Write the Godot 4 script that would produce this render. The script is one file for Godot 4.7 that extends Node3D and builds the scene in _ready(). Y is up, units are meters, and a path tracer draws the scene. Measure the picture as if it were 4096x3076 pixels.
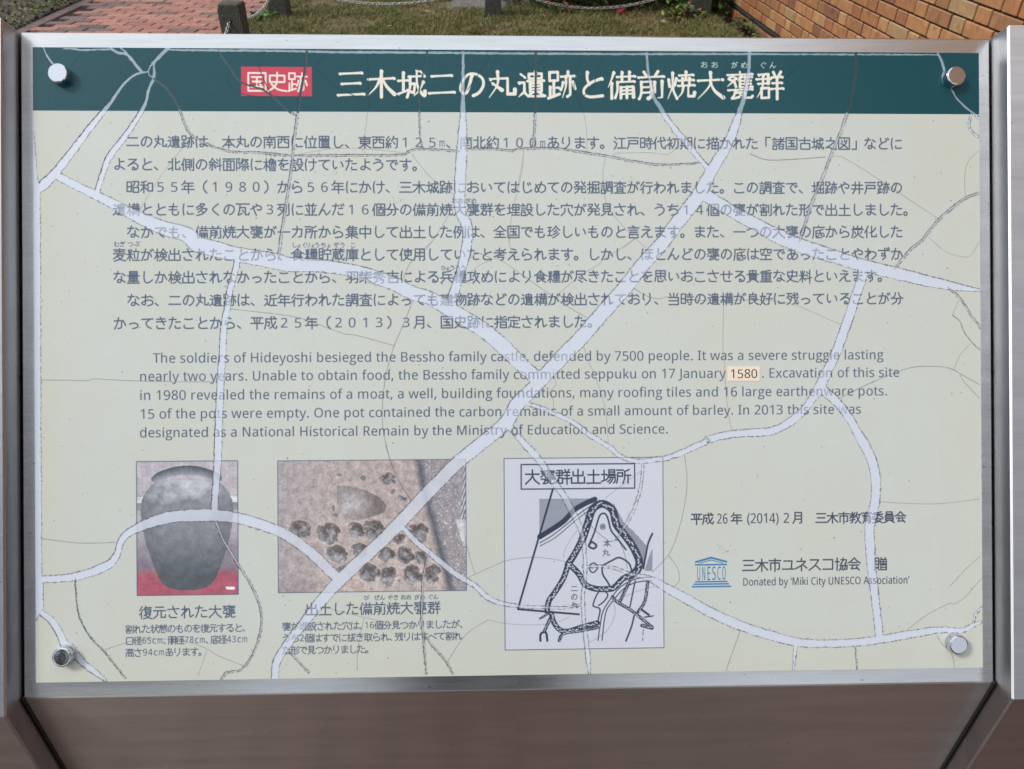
extends Node3D
# A stainless steel information sign whose clear cover film has shrunk and cracked, in front of a small chained lawn.

const TW := 2048
const TH := 1352
const PW := 0.9
const PH := 0.5942

var rng := RandomNumberGenerator.new()
var taken := {}
var glyph := {}
var cov := PackedByteArray()
var dirty := Rect2i()
var targets: Array = []
var face: Font
var face_rid: RID
var M := {}


func numbered(called: String, where: Node) -> String:
	var key := str(where.get_instance_id()) + called
	var n: int = taken.get(key, 0)
	taken[key] = n + 1
	return called if n == 0 else "%s_%03d" % [called, n]


func put(called: String, mesh: Mesh, mat: Material, parent: Node = self, at := Transform3D()) -> MeshInstance3D:
	var o := MeshInstance3D.new()
	o.name = numbered(called, parent)
	o.mesh = mesh
	o.material_override = mat
	o.transform = at
	parent.add_child(o, true)
	return o


func base(called: String, label: String, category: String, at := Vector3.ZERO, group := "") -> Node3D:
	var o := Node3D.new()
	o.name = numbered(called, self)
	o.position = at
	add_child(o, true)
	return tag(o, label, category, group)


func tag(o: Node3D, label: String, category := "", group := "", kind := "") -> Node3D:
	if label: o.set_meta("label", label)
	if category: o.set_meta("category", category)
	if group: o.set_meta("group", group)
	if kind: o.set_meta("kind", kind)
	return o


func mat(called: String, color: Color, rough := 0.8, metal := 0.0) -> StandardMaterial3D:
	var m := StandardMaterial3D.new()
	m.resource_name = called
	m.albedo_color = color
	m.roughness = rough
	m.metallic = metal
	M[called] = m
	return m


# ------------------------------------------------------------------ camera, sky, sun
func _ready() -> void:
	rng.seed = 11
	var cam := Camera3D.new()
	cam.name = "camera"
	cam.position = Vector3(0, 1.2, 0)
	cam.rotation_degrees = Vector3(-35.44, 0, 0)
	cam.fov = 51.8
	cam.near = 0.05
	cam.far = 200.0
	var eye := CameraAttributesPhysical.new()
	eye.frustum_focal_length = 12.0 / tan(deg_to_rad(25.9))
	eye.frustum_focus_distance = 0.76
	eye.frustum_near = 0.05
	eye.frustum_far = 200.0
	eye.exposure_aperture = 26.0
	cam.attributes = eye
	add_child(cam)
	var env := Environment.new()
	var sky_mat := ProceduralSkyMaterial.new()
	sky_mat.sky_top_color = Color(0.875, 0.91, 0.945)
	sky_mat.sky_horizon_color = Color(0.56, 0.59, 0.64)
	sky_mat.sky_curve = 0.3
	sky_mat.ground_horizon_color = Color(0.45, 0.43, 0.40)
	sky_mat.ground_bottom_color = Color(0.30, 0.27, 0.25)
	sky_mat.sky_energy_multiplier = 1.0
	var sky := Sky.new()
	sky.sky_material = sky_mat
	env.background_mode = Environment.BG_SKY
	env.sky = sky
	env.tonemap_mode = Environment.TONE_MAPPER_LINEAR
	env.tonemap_exposure = 1.58
	env.sdfgi_enabled = true
	env.ssao_enabled = true
	env.ssil_enabled = true
	var we := WorldEnvironment.new()
	we.name = "sky"
	we.environment = env
	add_child(we)
	var sun := DirectionalLight3D.new()
	sun.name = "sun"
	sun.light_energy = 0.45
	sun.light_color = Color(1.0, 0.98, 0.95)
	sun.light_angular_distance = 12.0
	sun.shadow_enabled = true
	sun.look_at_from_position(Vector3(-5.0, 5.5, 1.5), Vector3.ZERO)
	add_child(sun)
	for line in SIGNS.strip_edges().split("\n"):
		var cut := line.find("=")
		glyph[line.substr(0, cut)] = line.substr(cut + 1)
	var fnt := SystemFont.new()
	fnt.font_names = PackedStringArray(["Droid Sans"])
	face = fnt
	face_rid = fnt.get_rids()[0]
	materials()
	build_ground()
	build_wall()
	build_posts()
	build_plants()
	build_sign()
	build_trees()
	build_person()


# ------------------------------------------------------------------ mesh helpers
func tool() -> SurfaceTool:
	var st := SurfaceTool.new()
	st.begin(Mesh.PRIMITIVE_TRIANGLES)
	return st


var hub = null  # middle of the convex piece in work: faces turn away from it


func tri(st: SurfaceTool, a: Vector3, b: Vector3, c: Vector3) -> void:
	# corners counter-clockwise as seen from outside
	var n := (b - a).cross(c - a).normalized()
	if hub != null and n.dot(a - hub) < 0.0:
		var s := b
		b = c
		c = s
		n = -n
	for p in [a, c, b]:
		st.set_normal(n)
		st.set_uv(Vector2(p.x, p.y + p.z) * 2.0)
		st.add_vertex(p)


func quad(st: SurfaceTool, a: Vector3, b: Vector3, c: Vector3, d: Vector3) -> void:
	tri(st, a, b, c)
	tri(st, a, c, d)


# a box with chamfered edges, its corners moved by jit
func cbox(st: SurfaceTool, lo: Vector3, hi: Vector3, ch: float, t := Transform3D(), jit := 0.0, r: RandomNumberGenerator = null) -> void:
	var p := {}
	hub = t * ((lo + hi) * 0.5)
	for i in 8:
		var s := Vector3(1 if i & 1 else -1, 1 if i & 2 else -1, 1 if i & 4 else -1)
		var corner := Vector3(hi.x if i & 1 else lo.x, hi.y if i & 2 else lo.y, hi.z if i & 4 else lo.z)
		if r != null:
			corner += Vector3(r.randf_range(-jit, jit), r.randf_range(-jit, jit), r.randf_range(-jit, jit))
		for k in 3:
			var q := corner
			for j in 3:
				if j != k: q[j] -= s[j] * ch
			p[i * 3 + k] = t * q
	var bits := [1, 2, 4]
	for k in 3:
		var u: int = bits[(k + 1) % 3]
		var v: int = bits[(k + 2) % 3]
		var w: int = bits[k]
		quad(st, p[w * 3 + k], p[(w + u) * 3 + k], p[(w + u + v) * 3 + k], p[(w + v) * 3 + k])
		quad(st, p[0 + k], p[v * 3 + k], p[(u + v) * 3 + k], p[u * 3 + k])
		# the four edges along axis k, between the faces u and v
		var ku := (k + 1) % 3
		var kv := (k + 2) % 3
		quad(st, p[(u + v) * 3 + ku], p[(u + v) * 3 + kv], p[(u + v + w) * 3 + kv], p[(u + v + w) * 3 + ku])
		quad(st, p[u * 3 + kv], p[u * 3 + ku], p[(u + w) * 3 + ku], p[(u + w) * 3 + kv])
		quad(st, p[v * 3 + ku], p[(v + w) * 3 + ku], p[(v + w) * 3 + kv], p[v * 3 + kv])
		quad(st, p[0 + kv], p[w * 3 + kv], p[w * 3 + ku], p[0 + ku])
	for i in 8:
		var odd := (1 if i & 1 else 0) + (1 if i & 2 else 0) + (1 if i & 4 else 0)
		if odd % 2 == 1: tri(st, p[i * 3], p[i * 3 + 1], p[i * 3 + 2])
		else: tri(st, p[i * 3], p[i * 3 + 2], p[i * 3 + 1])
	hub = null


# a flat polygon in (y, z) pulled along x, with its end faces inset by ch
func prism(st: SurfaceTool, poly: PackedVector2Array, x0: float, x1: float, ch: float) -> void:
	var n := poly.size()
	var inner := PackedVector2Array()
	var area := 0.0
	for i in n: area += poly[i].cross(poly[(i + 1) % n])
	var sgn := signf(area)
	for i in n:
		var d0 := (poly[i] - poly[(i + n - 1) % n]).normalized()
		var d1 := (poly[(i + 1) % n] - poly[i]).normalized()
		var n0 := Vector2(-d0.y, d0.x) * sgn
		var n1 := Vector2(-d1.y, d1.x) * sgn
		inner.append(poly[i] + (n0 + n1) / (1.0 + n0.dot(n1)) * ch)
	var rings := [[x0, inner], [x0 + ch, poly], [x1 - ch, poly], [x1, inner]]
	for k in 3:
		for i in n:
			var j := (i + 1) % n
			var a := Vector3(rings[k][0], rings[k][1][i].x, rings[k][1][i].y)
			var b := Vector3(rings[k + 1][0], rings[k + 1][1][i].x, rings[k + 1][1][i].y)
			var c := Vector3(rings[k + 1][0], rings[k + 1][1][j].x, rings[k + 1][1][j].y)
			var d := Vector3(rings[k][0], rings[k][1][j].x, rings[k][1][j].y)
			if sgn > 0: quad(st, a, d, c, b)
			else: quad(st, a, b, c, d)
	var t := Geometry2D.triangulate_polygon(inner)
	for i in range(0, t.size(), 3):
		var q: Array = []
		for k in 3: q.append(inner[t[i + k]])
		if ((q[1] - q[0]) as Vector2).cross(q[2] - q[0]) < 0.0:
			q = [q[0], q[2], q[1]]
		var e := func(x: float, v: Vector2) -> Vector3: return Vector3(x, v.x, v.y)
		tri(st, e.call(x1, q[0]), e.call(x1, q[1]), e.call(x1, q[2]))
		tri(st, e.call(x0, q[0]), e.call(x0, q[2]), e.call(x0, q[1]))


func tube(st: SurfaceTool, pts: Array, r: float, sides := 6, taper := 1.0) -> void:
	var n := pts.size()
	var rings: Array = []
	for i in n:
		var d: Vector3 = ((pts[mini(i + 1, n - 1)] as Vector3) - (pts[maxi(i - 1, 0)] as Vector3)).normalized()
		var u := d.cross(Vector3.UP if absf(d.y) < 0.9 else Vector3.RIGHT).normalized()
		var v := d.cross(u)
		var ring: Array = []
		var rr := r * lerpf(1.0, taper, float(i) / maxf(1.0, n - 1))
		for k in sides:
			var a := TAU * k / sides
			ring.append((pts[i] as Vector3) + (u * cos(a) + v * sin(a)) * rr)
		rings.append(ring)
	for i in n - 1:
		for k in sides:
			var j := (k + 1) % sides
			quad(st, rings[i][k], rings[i][j], rings[i + 1][j], rings[i + 1][k])


func lathe(st: SurfaceTool, prof: Array, sides := 40) -> void:
	# prof: (radius, height) from the rim's foot to the middle; the axis is z
	for i in prof.size() - 1:
		var p: Vector2 = prof[i]
		var q: Vector2 = prof[i + 1]
		var nn := Vector2(q.y - p.y, p.x - q.x).normalized()
		for k in sides:
			var a0 := TAU * k / sides
			var a1 := TAU * (k + 1) / sides
			var v: Array = []
			for e in [[p, a0], [p, a1], [q, a1], [q, a0]]:
				v.append([Vector3(cos(e[1]) * e[0].x, sin(e[1]) * e[0].x, e[0].y), Vector3(cos(e[1]) * nn.x, sin(e[1]) * nn.x, nn.y)])
			for w in [0, 2, 1, 0, 3, 2]:
				st.set_normal(v[w][1])
				st.set_uv(Vector2(v[w][0].x, v[w][0].y) * 20.0)
				st.add_vertex(v[w][0])


func noise_tex(w: int, h: int, freq: float, ramp: Array, oct := 4, sd := 1, stretch := Vector2.ONE) -> ImageTexture:
	var n := FastNoiseLite.new()
	n.seed = sd
	n.frequency = freq
	n.fractal_octaves = oct
	var im := Image.create(w, h, false, Image.FORMAT_RGB8)
	var g := Gradient.new()
	var offs := PackedFloat32Array()
	for k in ramp.size():
		offs.append(float(k) / (ramp.size() - 1))
	g.offsets = offs
	g.colors = PackedColorArray(ramp)
	for y in h:
		for x in w:
			# folded so that the picture repeats without a seam
			var fx := absf(x * 2.0 / w - 1.0) * w * 0.5
			var fy := absf(y * 2.0 / h - 1.0) * h * 0.5
			var v := n.get_noise_2d(fx * stretch.x, fy * stretch.y) * 0.5 + n.get_noise_2d(x * stretch.x + 900.0, y * stretch.y) * 0.5
			im.set_pixel(x, y, g.sample(clampf(v * 1.1 + 0.5, 0.0, 1.0)))
	return ImageTexture.create_from_image(im)


func c8(r: int, g: int, b: int) -> Color:
	return Color(r / 255.0, g / 255.0, b / 255.0)


# ------------------------------------------------------------------ materials and the place
const FILM := Color(0.79, 0.81, 0.783)
const PLATE := Color(0.815, 0.845, 0.895)
const TEAL := Color(0.06, 0.285, 0.32)
const INK := Color(0.335, 0.385, 0.465)
const DARK_INK := Color(0.235, 0.27, 0.345)


func materials() -> void:
	var streak := noise_tex(512, 512, 0.02, [Color(0.88, 0.88, 0.88), Color(0.94, 0.94, 0.94), Color(1, 1, 1)], 4, 7, Vector2(0.12, 9.0))
	# water marks, dust and specks on the metal
	var grime := Image.create(1024, 1024, false, Image.FORMAT_RGB8)
	var gn := FastNoiseLite.new()
	gn.seed = 17
	gn.frequency = 0.006
	gn.fractal_octaves = 5
	for y in 1024:
		for x in 1024:
			var v := 0.955 + gn.get_noise_2d(x * 0.5, y * 3.0) * 0.05 + gn.get_noise_2d(x * 2.0 + 500.0, y * 40.0) * 0.035
			grime.set_pixel(x, y, Color(v, v * 0.997, v * 0.99))
	for i in 420:
		var x := rng.randi_range(2, 1018)
		var y := rng.randi_range(2, 1020)
		var dark := rng.randf_range(0.45, 0.85)
		var w := 1 if rng.randf() < 0.8 else 2
		grime.fill_rect(Rect2i(x, y, rng.randi_range(1, 4) if rng.randf() < 0.3 else w, w), Color(dark, dark * 0.96, dark * 0.9))
	var grime_tex := ImageTexture.create_from_image(grime)
	for k in [["steel", c8(222, 222, 222), 0.30], ["steel_dull", c8(206, 202, 200), 0.34], ["steel_cheek", c8(200, 202, 208), 0.42]]:
		var m := mat(k[0], k[1], k[2], 1.0)
		m.roughness_texture = streak
		m.albedo_texture = grime_tex
		m.anisotropy_enabled = true
		m.anisotropy = 0.85 if k[0] == "steel_cheek" else -0.8
	mat("sealant", c8(28, 26, 25), 0.7)
	mat("chrome", c8(206, 207, 212), 0.09, 1.0)
	var grit := noise_tex(256, 256, 0.05, [Color(0.62, 0.60, 0.60), Color(0.9, 0.9, 0.9), Color(1, 1, 1), Color(0.86, 0.84, 0.82)], 5, 2)
	var glaze := noise_tex(256, 256, 0.018, [Color(0.80, 0.78, 0.76), Color(0.95, 0.94, 0.92), Color(0.88, 0.86, 0.86), Color(1, 1, 1)], 3, 44)
	var bump := noise_tex(256, 256, 0.16, [Color.BLACK, Color.WHITE], 4, 31)
	var set_grit := func(m: StandardMaterial3D, scale: float, relief: float) -> void:
		m.albedo_texture = grit
		m.uv1_triplanar = true
		m.uv1_world_triplanar = true
		m.uv1_scale = Vector3.ONE * scale
		m.heightmap_enabled = true
		m.heightmap_texture = bump
		m.heightmap_scale = relief
		m.vertex_color_use_as_albedo = true
	var k := 0
	for c in [c8(164, 114, 100), c8(156, 108, 94), c8(172, 122, 106), c8(146, 104, 92), c8(116, 94, 90), c8(88, 82, 84)]:
		set_grit.call(mat("paver_%d" % k, c, 0.85), 3.0, 0.15)
		k += 1
	k = 0
	for c in [c8(194, 140, 96), c8(184, 128, 88), c8(200, 152, 108), c8(172, 124, 88), c8(176, 120, 84), c8(154, 106, 84), c8(188, 154, 114)]:
		set_grit.call(mat("tile_%d" % k, c, 0.42), 1.7, 0.05)
		M["tile_%d" % k].albedo_texture = glaze
		k += 1
	set_grit.call(mat("brickwork", Color.WHITE, 0.5), 1.7, 0.05)
	M.brickwork.albedo_texture = glaze
	set_grit.call(mat("mortar", c8(44, 40, 36), 0.95), 4.0, 0.4)
	set_grit.call(mat("joint_soil", c8(36, 31, 28), 1.0), 4.0, 0.4)
	set_grit.call(mat("stone", c8(78, 78, 70), 0.9), 2.6, 0.6)
	set_grit.call(mat("slab", c8(118, 114, 108), 0.9), 3.0, 0.5)
	var turf := noise_tex(512, 512, 0.02, [c8(72, 60, 44), c8(100, 86, 62), c8(90, 84, 54), c8(114, 100, 74), c8(80, 78, 48)], 6, 14)
	var soil := mat("turf", Color.WHITE, 0.95)
	soil.albedo_texture = turf
	soil.uv1_triplanar = true
	soil.uv1_world_triplanar = true
	soil.uv1_scale = Vector3.ONE * 0.9
	soil.heightmap_enabled = true
	soil.heightmap_texture = bump
	soil.heightmap_scale = 1.0
	var earth := mat("earth", c8(120, 106, 88), 0.95)
	earth.albedo_texture = grit
	earth.uv1_triplanar = true
	earth.uv1_world_triplanar = true
	var blade := mat("blade", Color.WHITE, 0.7)
	blade.vertex_color_use_as_albedo = true
	blade.backlight_enabled = true
	blade.backlight = Color(0.2, 0.22, 0.1)
	var leaf := mat("leaf", Color.WHITE, 0.5)
	leaf.vertex_color_use_as_albedo = true
	leaf.backlight_enabled = true
	leaf.backlight = Color(0.12, 0.16, 0.06)
	mat("twig", c8(74, 62, 48), 0.9)
	mat("galvanised", c8(188, 186, 180), 0.45, 0.7)
	mat("petal", c8(214, 92, 122), 0.6)
	mat("petal_pale", c8(220, 132, 130), 0.6)
	mat("dead_leaf", c8(168, 140, 104), 0.8)


# where a point falls in the picture: true if inside it
func in_frame(p: Vector3) -> bool:
	var a := deg_to_rad(35.44)
	var v := p - Vector3(0, 1.2, 0)
	var y := v.y * cos(a) - v.z * sin(a)
	var z := -(v.y * sin(a) + v.z * cos(a))
	if z < 0.1: return false
	var h := tan(deg_to_rad(25.9))
	return absf(y / z) < h * 1.02 and absf(v.x / z) < h * 1.34


func colored(st: SurfaceTool, c: Color) -> void:
	st.set_color(c.srgb_to_linear())


func build_ground() -> void:
	var g := PlaneMesh.new()
	g.size = Vector2(160, 160)
	tag(put("ground", g, M.earth, self, Transform3D(Basis(), Vector3(0, -0.06, 0))), "bare brown earth around the lawn and paving", "", "", "structure")
	# lawn
	var n := FastNoiseLite.new()
	n.frequency = 0.9
	var st := tool()
	var step := 0.08
	var lift := func(x: float, z: float) -> Vector3: return Vector3(x, 0.004 + n.get_noise_2d(x, z) * 0.014 - dip(x, z), z)
	for i in 49:
		for j in 130:
			var x := -1.94 + i * step
			var z := -1.55 - j * step
			quad(st, lift.call(x, z), lift.call(x + step, z), lift.call(x + step, z - step), lift.call(x, z - step))
	var lawn := put("lawn_ground", st.commit(), M.turf)
	tag(lawn, "patchy lawn ground, worn to brown between the green", "", "", "structure")
	# brick paving, laid in running bond
	var paving := Node3D.new()
	paving.name = "brick_paving"
	paving.transform = Transform3D(Basis(Vector3.UP, -0.065), Vector3(-2.7, 0, -6.2))
	add_child(paving)
	tag(paving, "red brick paving laid in running bond", "", "", "structure")
	var variants: Array = []
	for k in 3:
		st = tool()
		cbox(st, Vector3(-0.0945, -0.05, -0.0435), Vector3(0.0945, 0.0, 0.0435), 0.004, Transform3D(), 0.0012, rng)
		variants.append(st.commit())
	var rest := tool()
	var tones := [c8(164, 114, 100), c8(156, 108, 94), c8(172, 122, 106), c8(146, 104, 92), c8(116, 94, 90), c8(88, 82, 84)]
	for r in range(-28, 105):
		for q in range(-26, 36):
			var local := Vector3((q + (0.5 if r & 1 else 0.0)) * 0.2, rng.randf_range(-0.002, 0.002), r * 0.0995)
			var p := paving.transform * local
			var left := -3.51 + 0.037 * (p.z + 6.05)
			var path := p.z < -1.2 and p.x < -1.95 and p.x > left + 0.17
			var apron := p.z >= -1.2 and p.z < 3.4 and p.x > -3.4 and p.x < 1.78
			if not (path or apron): continue
			var tone := 0 if rng.randf() < 0.28 else (1 if rng.randf() < 0.4 else (2 if rng.randf() < 0.5 else (3 if rng.randf() < 0.6 else (4 if rng.randf() < 0.6 else 5))))
			if p.x < left + 0.5 and rng.randf() < 0.6: tone = 4
			var t := Transform3D(Basis(Vector3.UP, rng.randf_range(-0.008, 0.008)), local)
			if path and p.z < -5.7 and p.z > -8.2: put("paver", variants[rng.randi() % 3], M["paver_%d" % tone], paving, t)
			else:
				colored(rest, tones[tone] if path else tones[tone].lerp(c8(108, 94, 86), 0.7))
				cbox(rest, Vector3(-0.0945, -0.05, -0.0435), Vector3(0.0945, 0.0, 0.0435), 0.004, t)
	# a border course along the planted edge
	for k in range(-8, 36):
		var z := -8.6 + k * 0.2
		var left := -3.51 + 0.037 * (z + 6.05)
		var t := paving.transform.affine_inverse() * Transform3D(Basis(Vector3.UP, PI / 2 + 0.037), Vector3(left + 0.055, rng.randf_range(-0.003, 0.001), z))
		if z < -5.7 and z > -8.2: put("paver", variants[k % 3 if k >= 0 else 0], M.paver_4, paving, t)
		else:
			colored(rest, tones[4])
			cbox(rest, Vector3(-0.0945, -0.05, -0.0435), Vector3(0.0945, 0.0, 0.0435), 0.004, t)
	var more := put("pavers", rest.commit(), M.brickwork, paving)
	tag(more, "", "", "", "stuff")
	var bed := tool()
	cbox(bed, Vector3(-3.62, -0.09, -9.0), Vector3(-1.93, -0.016, -1.3), 0.01)
	cbox(bed, Vector3(-3.62, -0.09, -1.29), Vector3(1.86, -0.0165, 3.6), 0.01)
	put("paving_bed", bed.commit(), M.joint_soil, paving, paving.transform.affine_inverse())


# the lawn falls away towards the foot of the wall
func dip(x: float, z: float) -> float:
	return 0.11 * smoothstep(-0.20, 0.0, x - (1.70 + 0.0311 * (z + 5.5)))


func build_wall() -> void:
	var yaw := -0.0311
	var along := Vector3(sin(yaw), 0, -cos(yaw))
	var into := Vector3(cos(yaw), 0, sin(yaw))
	var root := base("brick_wall", "tall tan brick wall of long and short bricks beside the lawn", "wall", into * 1.8726 + along * 4.0)
	root.basis = Basis(along, Vector3.UP, into)
	var st := tool()
	cbox(st, Vector3(-5.3, -0.4, 0.009), Vector3(5.0, 8.0, 0.60), 0.01)
	put("mortar_bed", st.commit(), M.mortar, root)
	st = tool()
	cbox(st, Vector3(-5.35, 8.003, -0.04), Vector3(5.05, 8.09, 0.64), 0.012)
	put("coping", st.commit(), M.slab, root)
	var mesh := {}
	for w in ["long", "short"]:
		for v in 3:
			st = tool()
			var h := 0.0975 if w == "long" else 0.0480
			cbox(st, Vector3(-h, -0.0272, 0.0), Vector3(h, 0.0272, 0.03), 0.0028, Transform3D(), 0.0008, rng)
			mesh[w + str(v)] = st.commit()
	var tones := [c8(194, 140, 96), c8(184, 128, 88), c8(200, 152, 108), c8(172, 124, 88), c8(176, 120, 84), c8(154, 106, 84), c8(188, 154, 114)]
	var rest := tool()
	var n_parts := 0
	for c in 127:
		var y := 0.1085 if c == 0 else 0.168 + (c - 1) * 0.062
		var shift := 0.0 if c % 2 == 1 else 0.158
		for k in range(-24, 16):
			for half in 2:
				var s := 3.182 - 4.0 + shift + k * 0.3165 + half * 0.158
				if s < -5.2 or s > 4.9: continue
				var t := Transform3D(Basis(), Vector3(s, y, rng.randf_range(-0.0016, 0.0016)))
				if c == 0: t.basis = Basis.from_scale(Vector3(1, 0.9, 1))
				var roll := rng.randf()
				var tone := 0 if roll < 0.24 else (1 if roll < 0.42 else (2 if roll < 0.6 else (3 if roll < 0.74 else (4 if roll < 0.85 else (5 if roll < 0.92 else 6)))))
				var here := root.transform * t.origin
				if n_parts < 296 and y < 0.85 and in_frame(here) and here.z > -7.4:
					put("brick", mesh[("long" if half == 0 else "short") + str(rng.randi() % 3)], M["tile_%d" % tone], root, t)
					n_parts += 1
				else:
					colored(rest, tones[tone])
					var h := 0.0975 if half == 0 else 0.0480
					cbox(rest, Vector3(-h, -0.0272, 0.0), Vector3(h, 0.0272, 0.03), 0.0028, t)
	tag(put("bricks", rest.commit(), M.brickwork, root), "", "", "", "stuff")
	# upright bricks of the plinth and the dark bead above them
	var s := -2.4
	while s < 4.9:
		var w := rng.randf_range(0.055, 0.12)
		st = tool()
		cbox(st, Vector3(0.004, -0.20, -0.008), Vector3(w - 0.003, 0.047, 0.03), 0.003, Transform3D(), 0.001, rng)
		put("plinth_brick", st.commit(), M["tile_%d" % [3, 4, 5, 3, 1][rng.randi() % 5]], root, Transform3D(Basis(), Vector3(s, 0, rng.randf_range(-0.002, 0.002))))
		s += w
	st = tool()
	var line: Array = []
	for i in 150: line.append(Vector3(-5.25 + i * 0.068, 0.064 + rng.randf_range(-0.0025, 0.0025), 0.005 + rng.randf_range(-0.003, 0.003)))
	tube(st, line, 0.0125, 7)
	put("joint_bead", st.commit(), M.sealant, root)


func chain(a: Vector3, b: Vector3, sag: float, label: String) -> void:
	var st := tool()
	var p: Array = []
	for i in 41:
		var t := i / 40.0
		p.append(a.lerp(b, t) - Vector3(0, sag * 4.0 * t * (1.0 - t), 0))
	var run := 0.0
	var k := 0
	for i in 40:
		var d: Vector3 = p[i + 1] - p[i]
		while run < d.length():
			var at: Vector3 = p[i] + d.normalized() * run
			var x := d.normalized()
			var side := x.cross(Vector3.UP if absf(x.y) < 0.95 else Vector3.RIGHT).normalized()
			if k % 2: side = side.cross(x)
			side = side.rotated(x, rng.randf_range(-0.3, 0.3) + 0.5)
			var loop: Array = []
			for j in 11:
				var g := TAU * j / 10.0
				loop.append(at + x * cos(g) * 0.0165 + side * sin(g) * 0.0085)
			tube(st, loop, 0.0031, 5)
			run += 0.0245
			k += 1
		run -= d.length()
	tag(put("chain", st.commit(), M.galvanised), label, "chain", "chains hung between the stone posts")


func build_posts() -> void:
	var spots := [
		[Vector3(-1.69, 0, -5.20), 0.133, "weathered square stone post nearest the sign, beside the brick paving"],
		[Vector3(-1.725, 0, -6.41), 0.133, "dark square stone post at the corner where paving meets grass"],
		[Vector3(-0.14, 0, -6.41), 0.118, "dark stone post in the middle of the grass, in front of the flat slab"],
		[Vector3(1.40, 0, -6.47), 0.150, "dark stone post among leafy weeds close to the tan brick wall"],
		[Vector3(-1.655, 0, -4.0), 0.133, "square stone post by the paving, hidden behind the sign"]]
	for i in spots.size():
		var root := base("stone_post", spots[i][2], "post", spots[i][0], "stone posts round the lawn")
		var w: float = spots[i][1] * 0.5
		var st := tool()
		var d := 0.014
		cbox(st, Vector3(-w, -0.15, -w), Vector3(w, 0.313, w - d), 0.007, Transform3D(), 0.003, rng)
		put("shaft", st.commit(), M.stone, root)
		# the front face with the bore for the chain
		st = tool()
		var lo := Vector2(-w + 0.0015, -0.15)
		var hi := Vector2(w - 0.0015, 0.309)
		var mid := Vector2(0, 0.217)
		var rim := 24
		for k in rim:
			var e: Array = []
			for u in 2:
				var a := TAU * (k + u) / rim
				var dir := Vector2(cos(a), sin(a))
				var reach := 1e9
				if absf(dir.x) > 1e-5: reach = minf(reach, ((hi.x if dir.x > 0 else lo.x) - mid.x) / dir.x)
				if absf(dir.y) > 1e-5: reach = minf(reach, ((hi.y if dir.y > 0 else lo.y) - mid.y) / dir.y)
				e.append([mid + dir * 0.0105, mid + dir * reach])
			var at := func(v: Vector2, z: float) -> Vector3: return Vector3(v.x, v.y, z)
			var zf := w
			quad(st, at.call(e[0][0], zf), at.call(e[0][1], zf), at.call(e[1][1], zf), at.call(e[1][0], zf))
			quad(st, at.call(e[0][1], zf), at.call(e[0][1], zf - d), at.call(e[1][1], zf - d), at.call(e[1][1], zf))
			quad(st, at.call(e[1][0], zf), at.call(e[1][0], zf - d), at.call(e[0][0], zf - d), at.call(e[0][0], zf))
		put("bored_face", st.commit(), M.stone, root)
		st = tool()
		lathe(st, [Vector2(0.0104, 0.0), Vector2(0.0, 0.0)], 16)
		put("chain_hole", st.commit(), M.sealant, root, Transform3D(Basis(), Vector3(0, 0.217, w - d + 0.003)))
	var h := 0.217
	chain(Vector3(-1.70, h, -5.265), Vector3(-1.72, h, -6.34), 0.07, "chain running from the nearest post to the corner post beside the paving")
	chain(Vector3(-1.70, h, -5.14), Vector3(-1.66, h, -4.07), 0.12, "chain dropping from the front hole of the nearest post towards the sign")
	chain(Vector3(-1.66, h, -6.41), Vector3(-0.20, h, -6.41), 0.121, "chain sagging over the grass between the corner post and the middle post")
	chain(Vector3(-0.08, h, -6.41), Vector3(1.33, h, -6.46), 0.154, "chain sagging in front of the dark flowering shrub")


func leaf_mesh(l: float, w: float) -> ArrayMesh:
	var st := tool()
	var a := Vector3(0, 0, 0)
	var b := Vector3(w, l * 0.06, l * 0.45)
	var c := Vector3(0, -l * 0.05, l)
	var d := Vector3(-w, l * 0.06, l * 0.45)
	var m := Vector3(0, 0, l * 0.5)
	for t in [[a, b, m], [m, b, c], [a, m, d], [m, c, d]]:
		st.set_color(Color.WHITE)
		tri(st, t[0], t[2], t[1])
	return st.commit()


func scatter(called: String, mesh: Mesh, m: Material, spots: Array, tints: Array, parent: Node) -> MultiMeshInstance3D:
	var mm := MultiMesh.new()
	mm.transform_format = MultiMesh.TRANSFORM_3D
	mm.use_colors = true
	mm.mesh = mesh
	mm.instance_count = spots.size()
	for i in spots.size():
		mm.set_instance_transform(i, spots[i])
		mm.set_instance_color(i, tints[i])
	var o := MultiMeshInstance3D.new()
	o.name = numbered(called, parent)
	o.multimesh = mm
	o.material_override = m
	parent.add_child(o, true)
	return o


func turned(at: Vector3, tilt: float, size: float) -> Transform3D:
	return Transform3D(Basis(Vector3.UP, rng.randf() * TAU) * Basis(Vector3.RIGHT, tilt) * Basis(Vector3.BACK, rng.randf_range(-0.6, 0.6)) * Basis.from_scale(Vector3.ONE * size), at)


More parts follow.
